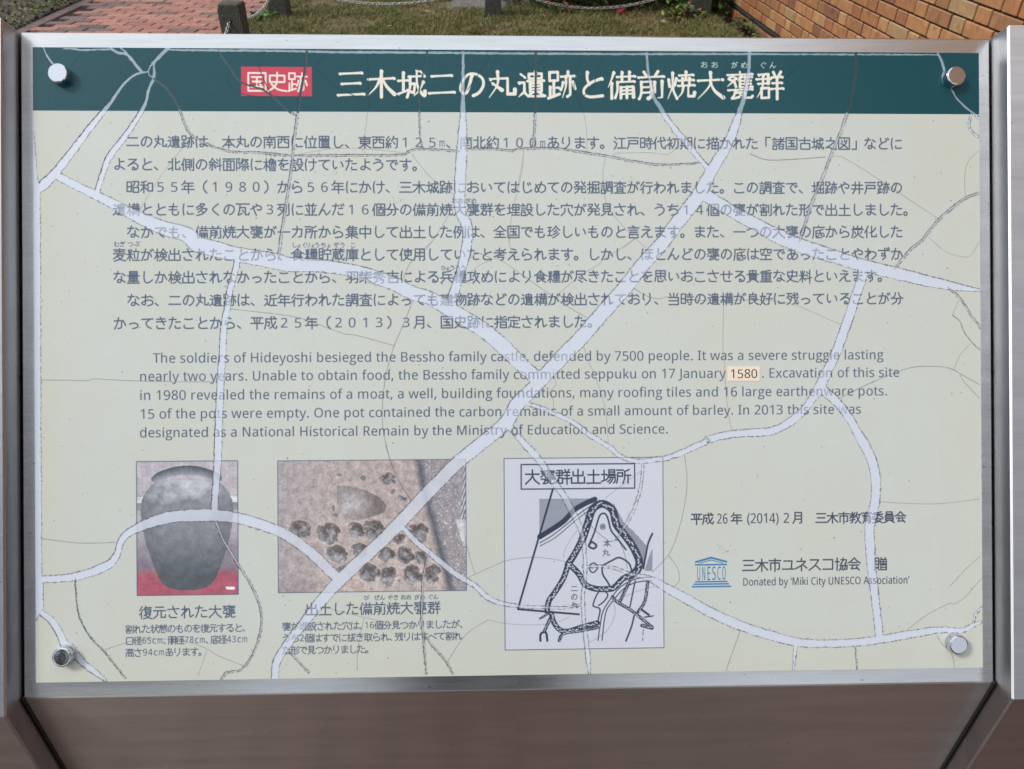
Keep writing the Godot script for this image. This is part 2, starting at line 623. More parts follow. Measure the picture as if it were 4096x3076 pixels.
func bush(called: String, label: String, at: Vector3, half: Vector3, count: int, l: float, tones: Array, kind := "") -> Node3D:
	var root := base(called, label, "shrub", at)
	var spots: Array = []
	var tints: Array = []
	var n := FastNoiseLite.new()
	n.frequency = 2.2
	n.seed = int(at.x * 100.0)
	while spots.size() < count:
		var p := Vector3(rng.randf_range(-1, 1), rng.randf_range(0, 1), rng.randf_range(-1, 1))
		var q := p.length() + n.get_noise_3d(p.x * half.x * 2.0, p.y * half.y * 2.0, p.z * half.z * 2.0) * 0.5
		if q > 1.0 or q < 0.55: continue
		spots.append(turned(p * half, rng.randf_range(-0.9, 0.5), rng.randf_range(0.6, 1.3)))
		var c: Color = tones[rng.randi() % tones.size()]
		tints.append(Color(c.r * rng.randf_range(0.7, 1.25), c.g * rng.randf_range(0.7, 1.25), c.b).srgb_to_linear())
	tag(scatter("foliage", leaf_mesh(l, l * 0.3), M.leaf, spots, tints, root), "", "", "", "stuff")
	var st := tool()
	for i in 34:
		var e := Vector3(rng.randf_range(-0.8, 0.8) * half.x, rng.randf_range(0.3, 0.8) * half.y, rng.randf_range(-0.8, 0.8) * half.z)
		tube(st, [Vector3(e.x * 0.15, 0, e.z * 0.15), Vector3(e.x * 0.5, e.y * 0.4, e.z * 0.5), e], 0.009, 5, 0.3)
	put("stems", st.commit(), M.twig, root)
	return root


func flower_mesh() -> ArrayMesh:
	var st := tool()
	for k in 5:
		var b := Basis(Vector3.UP, TAU * k / 5.0)
		var a := b * Vector3(0, 0, 0.003)
		var l := b * Vector3(-0.013, 0.010, 0.016)
		var r := b * Vector3(0.013, 0.010, 0.016)
		var t := b * Vector3(0, 0.012, 0.030)
		tri(st, a, r, t)
		tri(st, a, t, l)
	return st.commit()


# a point on the plane z = depth seen at a pixel of the original picture; used once to read positions off it
func seen(x: float, y: float, depth: float) -> Vector3:
	var a := deg_to_rad(35.44)
	var v := Vector3((x - 2048.0) / 3167.0, (1538.0 - y) / 3167.0, -1.0)
	var w := Vector3(v.x, cos(a) * v.y - sin(a), -sin(a) * v.y - cos(a))
	return Vector3(0, 1.2, 0) + w * (depth / w.z)


func build_plants() -> void:
	# grass
	var st := tool()
	for k in 7:
		var a := rng.randf() * TAU
		var d := Vector3(cos(a), 0, sin(a))
		var side := Vector3(-d.z, 0, d.x) * 0.0022
		var o := Vector3(rng.randf_range(-0.02, 0.02), 0, rng.randf_range(-0.02, 0.02))
		var h := rng.randf_range(0.02, 0.042)
		var m := o + d * 0.008 + Vector3(0, h * 0.65, 0)
		var e := o + d * rng.randf_range(0.018, 0.034) + Vector3(0, h, 0)
		st.set_color(Color.WHITE)
		tri(st, o - side, o + side, m + side * 0.7)
		tri(st, o - side, m + side * 0.7, m - side * 0.7)
		tri(st, m - side * 0.7, m + side * 0.7, e)
	var clump := st.commit()
	var n := FastNoiseLite.new()
	n.frequency = 0.7
	n.fractal_octaves = 4
	var spots: Array = []
	var tints: Array = []
	for i in 52000:
		var far := i < 40000
		var p := Vector3(rng.randf_range(-1.93, 1.84), 0.0, rng.randf_range(-8.2, -5.5) if far else rng.randf_range(-5.5, -1.6))
		p.y = -dip(p.x, p.z)
		var v := n.get_noise_2d(p.x * 2.0, p.z * 2.0)
		if v < -0.12 and rng.randf() < 0.75: continue
		if p.x > -0.5 and p.x < 0.0 and p.z < -6.7 and p.z > -7.08 and rng.randf() < 0.9: continue
		spots.append(turned(p, 0.0, rng.randf_range(0.6, 1.25)))
		var g := c8(108, 108, 58).lerp(c8(140, 124, 88), clampf(0.35 - v * 1.3 + rng.randf_range(-0.3, 0.3), 0.0, 1.0))
		g = g.lerp(c8(70, 96, 40), 0.5 if rng.randf() < 0.2 else 0.0)
		tints.append(g.srgb_to_linear())
	tag(scatter("grass", clump, M.blade, spots, tints, self), "short patchy lawn grass, olive green and straw", "grass", "", "stuff")
	# flat slab in the grass
	st = tool()
	var top: Array = [Vector2(-0.49, -6.73), Vector2(-0.02, -6.71), Vector2(0.0, -7.04), Vector2(-0.25, -7.07), Vector2(-0.50, -7.05)]
	var mid := Vector2(-0.25, -6.9)
	for i in 5:
		var a: Vector2 = top[i]
		var b: Vector2 = top[(i + 1) % 5]
		var ia := a.lerp(mid, 0.06)
		var ib := b.lerp(mid, 0.06)
		quad(st, Vector3(a.x, -0.03, a.y), Vector3(b.x, -0.03, b.y), Vector3(ib.x, 0.016, ib.y), Vector3(ia.x, 0.016, ia.y))
		tri(st, Vector3(ia.x, 0.016, ia.y), Vector3(ib.x, 0.016, ib.y), Vector3(mid.x, 0.02, mid.y))
	tag(put("stone_slab", st.commit(), M.slab), "flat grey stone slab set in the grass behind the middle post", "stone slab")
	# shrubs
	var dark := [c8(44, 62, 30), c8(56, 72, 34), c8(36, 50, 28), c8(74, 84, 42)]
	var shrub := bush("flowering_shrub", "dark green flowering shrub with a few pink blooms behind the chain", Vector3(0.74, -0.25, -7.10), Vector3(0.85, 1.0, 0.66), 16000, 0.046, dark)
	var places := [[2199, 8, 1.0], [2260, 14, 0.8], [2272, 42, 0.7], [2287, 40, 0.6], [2325, 53, 0.8], [2484, 57, 1.5], [2507, 66, 1.2], [2643, 58, 0.9]]
	var fm := flower_mesh()
	for f in places:
		var at := seen(f[0], f[1], -6.52) - shrub.position
		at.y = maxf(at.y, 0.07)
		for k in (3 if f[2] > 1.0 else 1):
			var t := Transform3D(Basis(Vector3.UP, rng.randf() * TAU) * Basis(Vector3.RIGHT, 0.7) * Basis.from_scale(Vector3.ONE * f[2]), at + Vector3(rng.randf_range(-0.02, 0.02), rng.randf_range(-0.01, 0.015), rng.randf_range(-0.02, 0.02)) * (1.0 if k else 0.0))
			put("flower", fm, M.petal if f[2] > 0.75 else M.petal_pale, shrub, t)
	bush("leafy_weed", "bright leafy weed growing between the last post and the brick wall", Vector3(1.56, -0.02, -6.62), Vector3(0.13, 0.36, 0.2), 420, 0.05, [c8(86, 112, 46), c8(66, 92, 38), c8(104, 124, 56)])
	bush("low_weed", "low weed at the foot of the last post", Vector3(1.28, -0.02, -6.32), Vector3(0.17, 0.16, 0.14), 260, 0.042, [c8(84, 106, 46), c8(66, 88, 38), c8(124, 124, 64)])
	bush("corner_weed", "small green weed at the foot of the corner post", Vector3(-1.80, -0.02, -6.28), Vector3(0.13, 0.09, 0.1), 130, 0.036, [c8(92, 124, 48), c8(70, 104, 40)])
	bush("wall_weed", "tuft of weeds at the foot of the brick wall", Vector3(1.66, -0.02, -6.0), Vector3(0.1, 0.09, 0.3), 260, 0.034, [c8(92, 104, 50), c8(74, 88, 42)])
	bush("planted_hedge", "dark clipped hedge along the far edge of the paving", Vector3(-4.45, -0.02, -7.3), Vector3(0.92, 0.5, 1.75), 9000, 0.04, [c8(52, 60, 32), c8(66, 74, 38), c8(44, 48, 30), c8(84, 82, 48)])
	var lows: Array = []
	var ltint: Array = []
	for i in 900:
		var z := rng.randf_range(-8.2, -5.6)
		var x := -3.53 + 0.037 * (z + 6.05) - absf(rng.randfn()) * 0.09
		lows.append(turned(Vector3(x, rng.randf_range(-0.02, 0.07), z), rng.randf_range(-0.8, 0.3), rng.randf_range(0.7, 1.2)))
		ltint.append((c8(112, 128, 56) if rng.randf() < 0.35 else c8(66, 66, 40)).srgb_to_linear())
	tag(scatter("ground_cover", leaf_mesh(0.036, 0.011), M.leaf, lows, ltint, self), "low leafy ground cover spilling over the paving edge", "ground cover", "", "stuff")
	# tall thin stalks before the wall
	for s in [[3350, 120, 0.30, -5.2, c8(150, 122, 74)], [3212, 170, 0.26, -5.3, c8(96, 112, 44)], [3262, 165, 0.30, -5.25, c8(92, 108, 44)], [3175, 125, 0.2, -5.6, c8(140, 118, 70)]]:
		var foot := Vector3(seen(s[0], s[1], s[3]).x, 0.0, s[3])
		st = tool()
		var lean := Vector3(rng.randf_range(0.02, 0.08), 0, rng.randf_range(-0.05, 0.05))
		for k in 3:
			var o := Vector3(rng.randf_range(-0.02, 0.02), 0, rng.randf_range(-0.02, 0.02))
			tube(st, [o, o + Vector3(0, s[2] * 0.5, 0) + lean * 0.3, o * 2.0 + Vector3(0, s[2], 0) + lean * (1.0 + 0.3 * k)], 0.0026, 5, 0.3)
		var m := mat("stalk", s[4], 0.8)
		var which: Array = ["tall straw grass stalk before the brick wall, farthest right", "green grass stalk before the wall, shorter of the green pair", "taller green grass stalk rising before the wall", "short dry stalk before the wall, farthest left"]
		tag(put("grass_stalk", st.commit(), m, self, Transform3D(Basis(), foot)), which[[3350, 3212, 3262, 3175].find(s[0])], "grass stalk")
	# fallen leaves
	var litter := [[1570, 103, "pale dry leaf lying on the grass left of the middle post"], [1695, 42, "small straw leaf on the grass near the slab"], [2166, 55, "long green leaf blade fallen on the grass"], [1665, 92, "dark curled leaf on the bare patch"], [2641, 82, "long tan leaf lying under the shrub"], [2590, 131, "grey dry leaf on the grass close to the sign"], [1278, 98, "pale crumpled leaf among the grass at the centre left"]]
	for l in litter:
		var v := seen(l[0], l[1], -6.0)
		var dir := (v - Vector3(0, 1.2, 0))
		var at := Vector3(0, 1.2, 0) + dir * (1.175 / -dir.y)
		var o := put("fallen_leaf", leaf_mesh(0.075, 0.02), M.dead_leaf, self, turned(at, 0.15, rng.randf_range(0.7, 1.1)))
		tag(o, l[2], "leaf")


# ------------------------------------------------------------------ the print: strokes, letters, pictures
func seg(a: Vector2, b: Vector2, wa: float, wb: float, strength := 255.0) -> void:
	var r := maxf(wa, wb) * 0.5 + 0.75
	var d := b - a
	var l2 := maxf(d.length_squared(), 0.0001)
	var y0 := maxi(int(floor(minf(a.y, b.y) - r)), 0)
	var y1 := mini(int(ceil(maxf(a.y, b.y) + r)), TH - 1)
	if y1 < y0: return
	var xa := minf(a.x, b.x) - r
	var xb := maxf(a.x, b.x) + r
	dirty = dirty.merge(Rect2i(int(xa), y0, int(xb - xa) + 2, y1 - y0 + 1)) if dirty.size.x > 0 else Rect2i(int(xa), y0, int(xb - xa) + 2, y1 - y0 + 1)
	for y in range(y0, y1 + 1):
		var lo := xa
		var hi := xb
		if absf(d.y) > 0.5:
			var t0 := clampf((y - r - a.y) / d.y, 0.0, 1.0)
			var t1 := clampf((y + r - a.y) / d.y, 0.0, 1.0)
			lo = a.x + minf(t0 * d.x, t1 * d.x) - r
			hi = a.x + maxf(t0 * d.x, t1 * d.x) + r
		for x in range(maxi(int(lo), 0), mini(int(hi) + 2, TW)):
			var px := x - a.x
			var py := y - a.y
			var t := clampf((px * d.x + py * d.y) / l2, 0.0, 1.0)
			px -= t * d.x
			py -= t * d.y
			var c := (wa + (wb - wa) * t) * 0.5 + 0.5 - sqrt(px * px + py * py)
			if c > 0.0:
				var v := int(minf(c, 1.0) * strength)
				var i := y * TW + x
				if v > cov[i]: cov[i] = v


func flush(color: Color, onto: Array) -> void:
	var r := dirty.intersection(Rect2i(0, 0, TW, TH))
	dirty = Rect2i()
	if r.size.x <= 0: return
	var buf := PackedByteArray()
	buf.resize(r.size.x * r.size.y * 4)
	var cr := int(color.r * 255.0)
	var cg := int(color.g * 255.0)
	var cb := int(color.b * 255.0)
	var o := 0
	for y in range(r.position.y, r.end.y):
		var i := y * TW + r.position.x
		for x in r.size.x:
			var v := cov[i]
			if v:
				buf[o] = cr
				buf[o + 1] = cg
				buf[o + 2] = cb
				buf[o + 3] = int(v * color.a)
				cov[i] = 0
			i += 1
			o += 4
	var im := Image.create_from_data(r.size.x, r.size.y, false, Image.FORMAT_RGBA8, buf)
	for t in onto: (t as Image).blend_rect(im, Rect2i(Vector2i.ZERO, r.size), r.position)


func smooth(p: Array, steps := 4) -> Array:
	var out: Array = []
	for i in p.size() - 1:
		var a: Vector2 = p[maxi(i - 1, 0)]
		var b: Vector2 = p[i]
		var c: Vector2 = p[i + 1]
		var d: Vector2 = p[mini(i + 2, p.size() - 1)]
		for s in steps: out.append(b.cubic_interpolate(c, a, d, float(s) / steps))
	out.append(p[-1])
	return out


# strokes of a written sign: straight ones, curved ones (~), and parts set into a box
func strokes(sign_: String, box: Rect2) -> Array:
	var out: Array = []
	for item: String in (glyph[sign_] as String).split(";"):
		var it := item.strip_edges()
		if it.begins_with("~") or it[0].is_valid_int():
			var p: Array = []
			for t in it.trim_prefix("~").split(" "):
				p.append(box.position + Vector2(int(t.substr(0, 2)), int(t.substr(2, 2))) / 99.0 * box.size)
			out.append(smooth(p) if it.begins_with("~") and p.size() > 2 else p)
		else:
			var b := it.substr(it.find(" ") + 1)
			var lo := Vector2(int(b.substr(0, 2)), int(b.substr(2, 2))) / 99.0
			var hi := Vector2(int(b.substr(4, 2)), int(b.substr(6, 2))) / 99.0
			out.append_array(strokes(it.substr(0, it.find(" ")), Rect2(box.position + lo * box.size, (hi - lo) * box.size)))
	return out


const WHOLE := {"木": "㐃", "土": "㐄", "月": "㐅", "口": "㐆"}


func write(sign_: String, mid: Vector2, em: float, w: float, brush := false, squeeze := 1.0) -> void:
	var key: String = WHOLE.get(sign_, sign_)
	if not glyph.has(key):
		printerr("no sign ", sign_)
		return
	var size := Vector2(em * squeeze, em)
	var all := strokes(key, Rect2(mid - size * 0.5, size))
	# crowded signs are written thinner
	var thin := clampf(1.12 - all.size() * 0.013, 0.8, 1.05)
	for s: Array in all:
		var n := s.size() - 1
		if not brush:
			for i in n: seg(s[i], s[i + 1], w * thin, w * thin)
			continue
		var d: Vector2 = (s[n] - s[0]) / em
		for i in n:
			var wv := [0.0, 0.0]
			for e in 2:
				var t := float(i + e) / n
				var k := 1.0
				if absf(d.y) < 0.12 and n <= 2: k = 0.62 + 0.4 * absf(t - 0.45)
				elif d.x < -0.12 and d.y > 0.15: k = 1.12 - 0.85 * t
				elif d.x > 0.2 and d.y > 0.2: k = 0.6 + 0.75 * t
				else: k = 1.05 - 0.2 * sin(PI * t)
				wv[e] = w * thin * k
			var tilt := func(v: Vector2) -> Vector2: return v - Vector2(0, (v.x - mid.x) * 0.05)
			if n == 1:
				var m: Vector2 = (s[0] + s[1]) * 0.5
				var km: float = (wv[0] + wv[1]) * 0.5 * (0.82 if absf(d.y) < 0.12 else 0.95)
				seg(tilt.call(s[0]), tilt.call(m), wv[0], km)
				seg(tilt.call(m), tilt.call(s[1]), km, wv[1])
			else:
				seg(tilt.call(s[i]), tilt.call(s[i + 1]), wv[0], wv[1])
		# the brush's dabs where it sets down and lifts
		var lean := func(v: Vector2) -> Vector2: return v - Vector2(0, (v.x - mid.x) * 0.05)
		if absf(d.y) < 0.12 and d.x > 0.12:
			seg(lean.call(s[n]) + Vector2(-0.055, -0.04) * em, lean.call(s[n]) + Vector2(0.0, 0.012) * em, w * thin * 0.3, w * thin * 0.95)
			seg(lean.call(s[0]) + Vector2(-0.012, -0.022) * em, lean.call(s[0]) + Vector2(0.03, 0.012) * em, w * thin * 0.45, w * thin * 0.8)
		elif d.y > 0.15:
			seg(lean.call(s[0]) + Vector2(-0.03, -0.022) * em, lean.call(s[0]) + Vector2(0.015, 0.02) * em, w * thin * 0.4, w * thin * 1.1)


# letters of a font: outlines filled row by row
func fill(loops: Array, box_hi: Vector2) -> void:
	var edges: Array = []
	var lo := Vector2(1e9, 1e9)
	var hi := Vector2(-1e9, -1e9)
	for l: Array in loops:
		for i in l.size():
			var p: Vector2 = l[i]
			var q: Vector2 = l[(i + 1) % l.size()]
			lo = lo.min(p)
			hi = hi.max(p)
			if absf(p.y - q.y) > 1e-6: edges.append([p, q])
	var x0 := maxi(int(floor(lo.x)) - 1, 0)
	var x1 := mini(int(ceil(hi.x)) + 1, int(box_hi.x) - 1)
	var y0 := maxi(int(floor(lo.y)), 0)
	var y1 := mini(int(ceil(hi.y)), int(box_hi.y) - 1)
	if x1 <= x0: return
	var r := Rect2i(x0, y0, x1 - x0 + 1, y1 - y0 + 1)
	dirty = dirty.merge(r) if dirty.size.x > 0 else r
	var row := PackedFloat32Array()
	row.resize(x1 - x0 + 2)
	for y in range(y0, y1 + 1):
		row.fill(0.0)
		var any := false
		for sub in 4:
			var sy := y + (sub + 0.5) / 4.0 - 0.5
			var hits: Array = []
			for e in edges:
				var p: Vector2 = e[0]
				var q: Vector2 = e[1]
				if (p.y <= sy) != (q.y <= sy):
					hits.append(Vector2(p.x + (sy - p.y) / (q.y - p.y) * (q.x - p.x), 1.0 if q.y > p.y else -1.0))
			hits.sort_custom(func(a, b): return a.x < b.x)
			var wind := 0.0
			for k in hits.size() - 1:
				wind += hits[k].y
				if wind != 0.0:
					any = true
					var a: float = hits[k].x + 0.5
					var b: float = hits[k + 1].x + 0.5
					for x in range(maxi(int(a), x0), mini(int(b), x1) + 1):
						row[x - x0] += maxf(0.0, minf(b, x + 1.0) - maxf(a, float(x))) * 0.25
		if any:
			for x in range(x0, x1 + 1):
				var v := int(minf(row[x - x0], 1.0) * 255.0)
				var i := y * TW + x
				if v > cov[i]: cov[i] = v


func outline(code: int) -> Array:
	var ts := TextServerManager.get_primary_interface()
	var size := 64
	var gi := ts.font_get_glyph_index(face_rid, size, code, 0)
	var c: Dictionary = ts.font_get_glyph_contours(face_rid, size, gi)
	var loops: Array = []
	var start := 0
	if not c.has("points"): return loops
	for e: int in c.contours:
		var pts: Array = []
		for i in range(start, e + 1): pts.append(c.points[i])
		start = e + 1
		var flat: Array = []
		var full: Array = []
		for i in pts.size():
			var p: Vector3 = pts[i]
			var q: Vector3 = pts[(i + 1) % pts.size()]
			full.append(p)
			if p.z == 0.0 and q.z == 0.0: full.append(Vector3((p.x + q.x) / 2.0, (p.y + q.y) / 2.0, 1.0))
		var first := 0
		while first < full.size() and full[first].z != 1.0: first += 1
		for k in full.size():
			var p: Vector3 = full[(first + k) % full.size()]
			var q: Vector3 = full[(first + k + 1) % full.size()]
			if p.z == 1.0: flat.append(Vector2(p.x, p.y) / size)
			else:
				var o: Vector2 = flat[-1]
				for s in [0.33, 0.67]:
					flat.append(o.lerp(Vector2(p.x, p.y) / size, s).lerp((Vector2(p.x, p.y) / size).lerp(Vector2(q.x, q.y) / size, s), s))
		loops.append(flat)
	return loops


var letters := {}


func letter(code: int) -> Array:
	if not letters.has(code):
		letters[code] = [outline(code), face.get_char_size(code, 64).x / 64.0]
	return letters[code]


func type_width(text: String) -> float:
	var w := 0.0
	for i in text.length(): w += letter(text.unicode_at(i))[1]
	return w


# text set from x0 to x1 on a baseline
func type(text: String, x0: float, x1: float, line: float, size: float, limit := Vector2(TW, TH)) -> void:
	var k := (x1 - x0) / (type_width(text) * size)
	var x := x0
	for i in text.length():
		var l := letter(text.unicode_at(i))
		if l[0].size():
			var loops: Array = []
			for loop: Array in l[0]:
				var m: Array = []
				for p: Vector2 in loop: m.append(Vector2(x + p.x * size * k, line + p.y * size))
				loops.append(m)
			fill(loops, limit)
		x += l[1] * size * k


const DIGITS := "0123456789"
const WIDE_DIGITS := "０１２３４５６７８９"


# a line of mixed writing with a fixed pitch; returns where it ends
func row(text: String, x: float, y: float, pitch: float, w: float, brush := false, em := 0.0) -> void:
	for ch in text:
		var k := WIDE_DIGITS.find(ch)
		if ch == "　": pass
		elif k >= 0:
			type(DIGITS[k], x - pitch * 0.3, x + pitch * 0.3, y + pitch * 0.36, pitch * 1.0)
		elif ch == "m":
			type("m", x - pitch * 0.5, x - pitch * 0.04, y + pitch * 0.335, pitch * 0.86)
			x -= pitch * 0.5
		else: write(ch, Vector2(x, y), pitch * (0.955 if ch.unicode_at(0) >= 0x4e00 or ch.unicode_at(0) < 0x3041 else 0.93), w, brush)
		x += pitch


func mixed(text: String, x0: float, x1: float, y: float, em: float, w: float) -> void:
	var units := 0.0
	for ch in text: units += unit(ch)
	var pitch := (x1 - x0) / units
	var x := x0
	for ch in text:
		var u := unit(ch) * pitch
		if ch.unicode_at(0) < 128: type(ch, x + u * 0.05, x + u * 0.95, y + em * 0.35, em * 1.06)
		else: write(ch, Vector2(x + (pitch * 0.5 if ch == "、" or ch == "。" else u * 0.5), y), em, w, false, minf(1.0, pitch / em * 1.04))
		x += u


func unit(ch: String) -> float:
	if ch == "、" or ch == "。": return 0.62
	if ch == "m": return 0.8
	if ch == "1": return 0.56
	return 0.63 if ch.unicode_at(0) < 128 else 1.0


func pts(text: String) -> Array:
	var out: Array = []
	for t in text.split(" "):
		var v := t.split(",")
		out.append(Vector2(float(v[0]), float(v[1])))
	return out


func ruby(text: String, xs: Array, y: float, em: float, w: float) -> void:
	for i in text.length(): write(text[i], Vector2(xs[i], y), em, w)


func block(im: Image, x0: float, y0: float, x1: float, y1: float, c: Color) -> void:
	im.fill_rect(Rect2i(roundi(x0), roundi(y0), roundi(x1) - roundi(x0), roundi(y1) - roundi(y0)), c)


func frame(x0: float, y0: float, x1: float, y1: float, w: float) -> void:
	var p := [Vector2(x0, y0), Vector2(x1, y0), Vector2(x1, y1), Vector2(x0, y1)]
	for i in 4: seg(p[i], p[(i + 1) % 4], w, w)


func ellipse_in(x: float, y: float, e: Array) -> float:
	var dx: float = (x - e[0]) / e[2]
	var dy: float = (y - e[1]) / e[3]
	return sqrt(dx * dx + dy * dy)


const PITS := [[568, 218, 18, 16], [735, 235, 25, 18], [925, 245, 62, 45], [1028, 390, 22, 18], [965, 340, 25, 20], [518, 455, 18, 20], [528, 505, 22, 18],
	[275, 605, 78, 62], [485, 640, 88, 78], [690, 625, 56, 60], [820, 620, 80, 78], [1150, 640, 78, 72], [545, 790, 74, 62], [712, 765, 58, 52], [905, 800, 60, 55],
	[1050, 810, 66, 60], [1165, 830, 45, 50], [1010, 690, 55, 42], [780, 935, 76, 68], [930, 960, 70, 72], [1100, 955, 72, 76], [1250, 950, 62, 76], [590, 915, 50, 36]]


# the printed photograph of the dig: earth with round pits, a dark ditch, gravel and timber
func dig_picture(im: Image) -> void:
	var n := FastNoiseLite.new()
	n.seed = 5
	n.frequency = 0.045
	n.fractal_octaves = 4
	var big := PackedVector2Array([Vector2(548, 290), Vector2(640, 296), Vector2(760, 328), Vector2(870, 385), Vector2(915, 440), Vector2(900, 490), Vector2(780, 530), Vector2(680, 552), Vector2(600, 520), Vector2(550, 430)])
	for py in range(884, 1167):
		for px in range(512, 915):
			var x := 113.0 + (px - 512.0) * 3.4505
			var y := 106.0 + (py - 884.0) * 3.42
			var f := n.get_noise_2d(px, py)
			var f2 := n.get_noise_2d(px * 3.1 + 500.0, py * 3.1)
			var c := c8(182, 170, 167).lerp(c8(168, 162, 167), clampf((500.0 - x) / 500.0, 0.0, 1.0))
			c = c.lerp(c8(192, 178, 173), clampf((y - 560.0) / 420.0, 0.0, 1.0) * clampf((x - 350.0) / 200.0, 0.0, 1.0))
			c = c.lerp(c8(160, 150, 156), clampf((y - 960.0) / 60.0, 0.0, 1.0) * clampf((420.0 - x) / 80.0, 0.0, 1.0) * 0.8)
			if Geometry2D.is_point_in_polygon(Vector2(x, y), big):
				var e := ellipse_in(x, y, [650, 430, 110, 110])
				c = c8(186, 182, 184).lerp(c8(128, 120, 118), clampf(e * 0.75 - 0.25, 0.0, 1.0))
			var ditch := lerpf(1140.0, 1185.0, clampf((y - 105.0) / 225.0, 0.0, 1.0)) + maxf(0.0, y - 330.0) * 0.26
			var dd := x - ditch
			if dd > 0.0:
				c = c8(150, 146, 152).lerp(c8(168, 162, 166), clampf(f2 + 0.4, 0.0, 1.0))
				if absf(f2) > 0.42: c = c8(205, 202, 204)
			c = c.lerp(c8(86, 92, 102), clampf(1.0 - absf(dd - 10.0) / 48.0, 0.0, 1.0) * 0.8)
			for e: Array in PITS:
				var q := ellipse_in(x + f * 34.0, y + f * 20.0 + f2 * 5.0, e)
				if q < 1.15 and q > 1.0: c = c.lerp(c8(204, 192, 188), 0.5)
				if q <= 1.0:
					# the far wall is dark earth, the floor a paler blue-grey, broken by crumbs
					var down: float = (y - e[1]) / e[3]
					var deep := c8(104, 98, 96) if e[2] > 40 else c8(116, 118, 124)
					var floor_ := c8(158, 160, 168)
					c = deep.lerp(floor_, clampf(0.36 + down * 0.6 + f * 0.9 + f2 * 0.25, 0.0, 1.0))
					if f2 > 0.42: c = c.lerp(c8(188, 184, 182), 0.4)
					c = c.lerp(c8(170, 158, 156), clampf((q - 0.72) / 0.28, 0.0, 1.0) * (0.75 if down > 0.0 else 0.35))
			if x > 1440.0 and y < 560.0 and x > 1490.0 - (y - 150.0) * 0.08:
				c = c8(196, 198, 206) if fmod(x + y * 0.35, 22.0) < 13.0 else c8(120, 122, 132)
			if x > 1425.0 + (y - 550.0) * 0.28 and x < 1510.0 and y > 548.0 and y < 745.0: c = c8(206, 208, 212)
			var k := 1.0 + f * 0.16 + f2 * 0.12
			im.set_pixel(px, py, Color(c.r * k, c.g * k, c.b * k))


# the printed photograph of the mended jar: a big grey jar on a red cloth
func jar_picture(im: Image) -> void:
	var n := FastNoiseLite.new()
	n.seed = 9
	n.frequency = 0.03
	n.fractal_octaves = 4
	var half := [[255, 215], [300, 268], [350, 305], [400, 328], [480, 336], [560, 328], [640, 314], [720, 296], [800, 268], [880, 240], [950, 212], [1000, 182], [1030, 140], [1050, 60]]
	for py in range(883, 1169):
		for px in range(213, 427):
			var x := 806.0 + (px - 213.0) * 3.42
			var y := 118.0 + (py - 883.0) * 3.38
			var f := n.get_noise_2d(px, py)
			var f2 := n.get_noise_2d(px * 4.0, py * 4.0)
			var c := c8(190, 184, 192)
			if y < 400.0 and int(x / 15.0) % 2 == 0 and int(y / 15.0) % 2 == 0: c = c8(184, 176, 182)
			if y > 372.0 and y < 416.0: c = c8(222, 224, 230)
			elif y >= 416.0 and y < 470.0: c = c8(150, 152, 160)
			elif y >= 470.0: c = c8(186, 182, 192).lerp(c8(136, 128, 140), clampf((y - 520.0) / 360.0, 0.0, 1.0))
			c = c.lerp(c8(176, 98, 114), clampf((y - 880.0) / 70.0, 0.0, 1.0))
			if y > 1028.0 and y < 1050.0 and x > 1443.0 + (y - 1028.0) * 0.5 and x < 1512.0: c = c8(240, 236, 238)
			var mid := 1170.0
			var w := -1.0
			for i in half.size() - 1:
				if y >= half[i][0] and y <= half[i + 1][0]:
					w = lerpf(half[i][1], half[i + 1][1], smoothstep(0.0, 1.0, (y - half[i][0]) / (half[i + 1][0] - half[i][0])) * 0.3 + 0.7 * (y - half[i][0]) / (half[i + 1][0] - half[i][0]))
			if absf(x - mid) < w:
				var g := c8(190, 194, 201).lerp(c8(140, 143, 152), clampf((y - 285.0) / 150.0 - f * 0.5, 0.0, 1.0))
				g = g.lerp(c8(94, 100, 107), clampf((y - 620.0) / 330.0, 0.0, 1.0))
				g = g.lerp(c8(96, 100, 108), clampf(absf(x - mid) / w * 1.6 - 0.9, 0.0, 1.0) * 0.6)
				c = g
			# the lip, an arch seen from the front
			var arch := 150.0 + pow((x - mid) / 255.0, 2.0) * 72.0
			var tip := clampf((absf(x - mid) - 215.0) / 40.0, 0.0, 1.0)
			if absf(x - mid) < 255.0 and y > arch + tip * tip * 14.0 and y < arch + 66.0 - tip * tip * 30.0:
				c = c8(84, 90, 98).lerp(c8(152, 158, 168), clampf((y - arch) / 60.0, 0.0, 1.0))
			var k := 1.0 + f * 0.12 + f2 * 0.06
			im.set_pixel(px, py, Color(c.r * k, c.g * k, c.b * k))


func inside_hatch(p: Vector2, poly: PackedVector2Array) -> bool:
	return Geometry2D.is_point_in_polygon(p, poly)


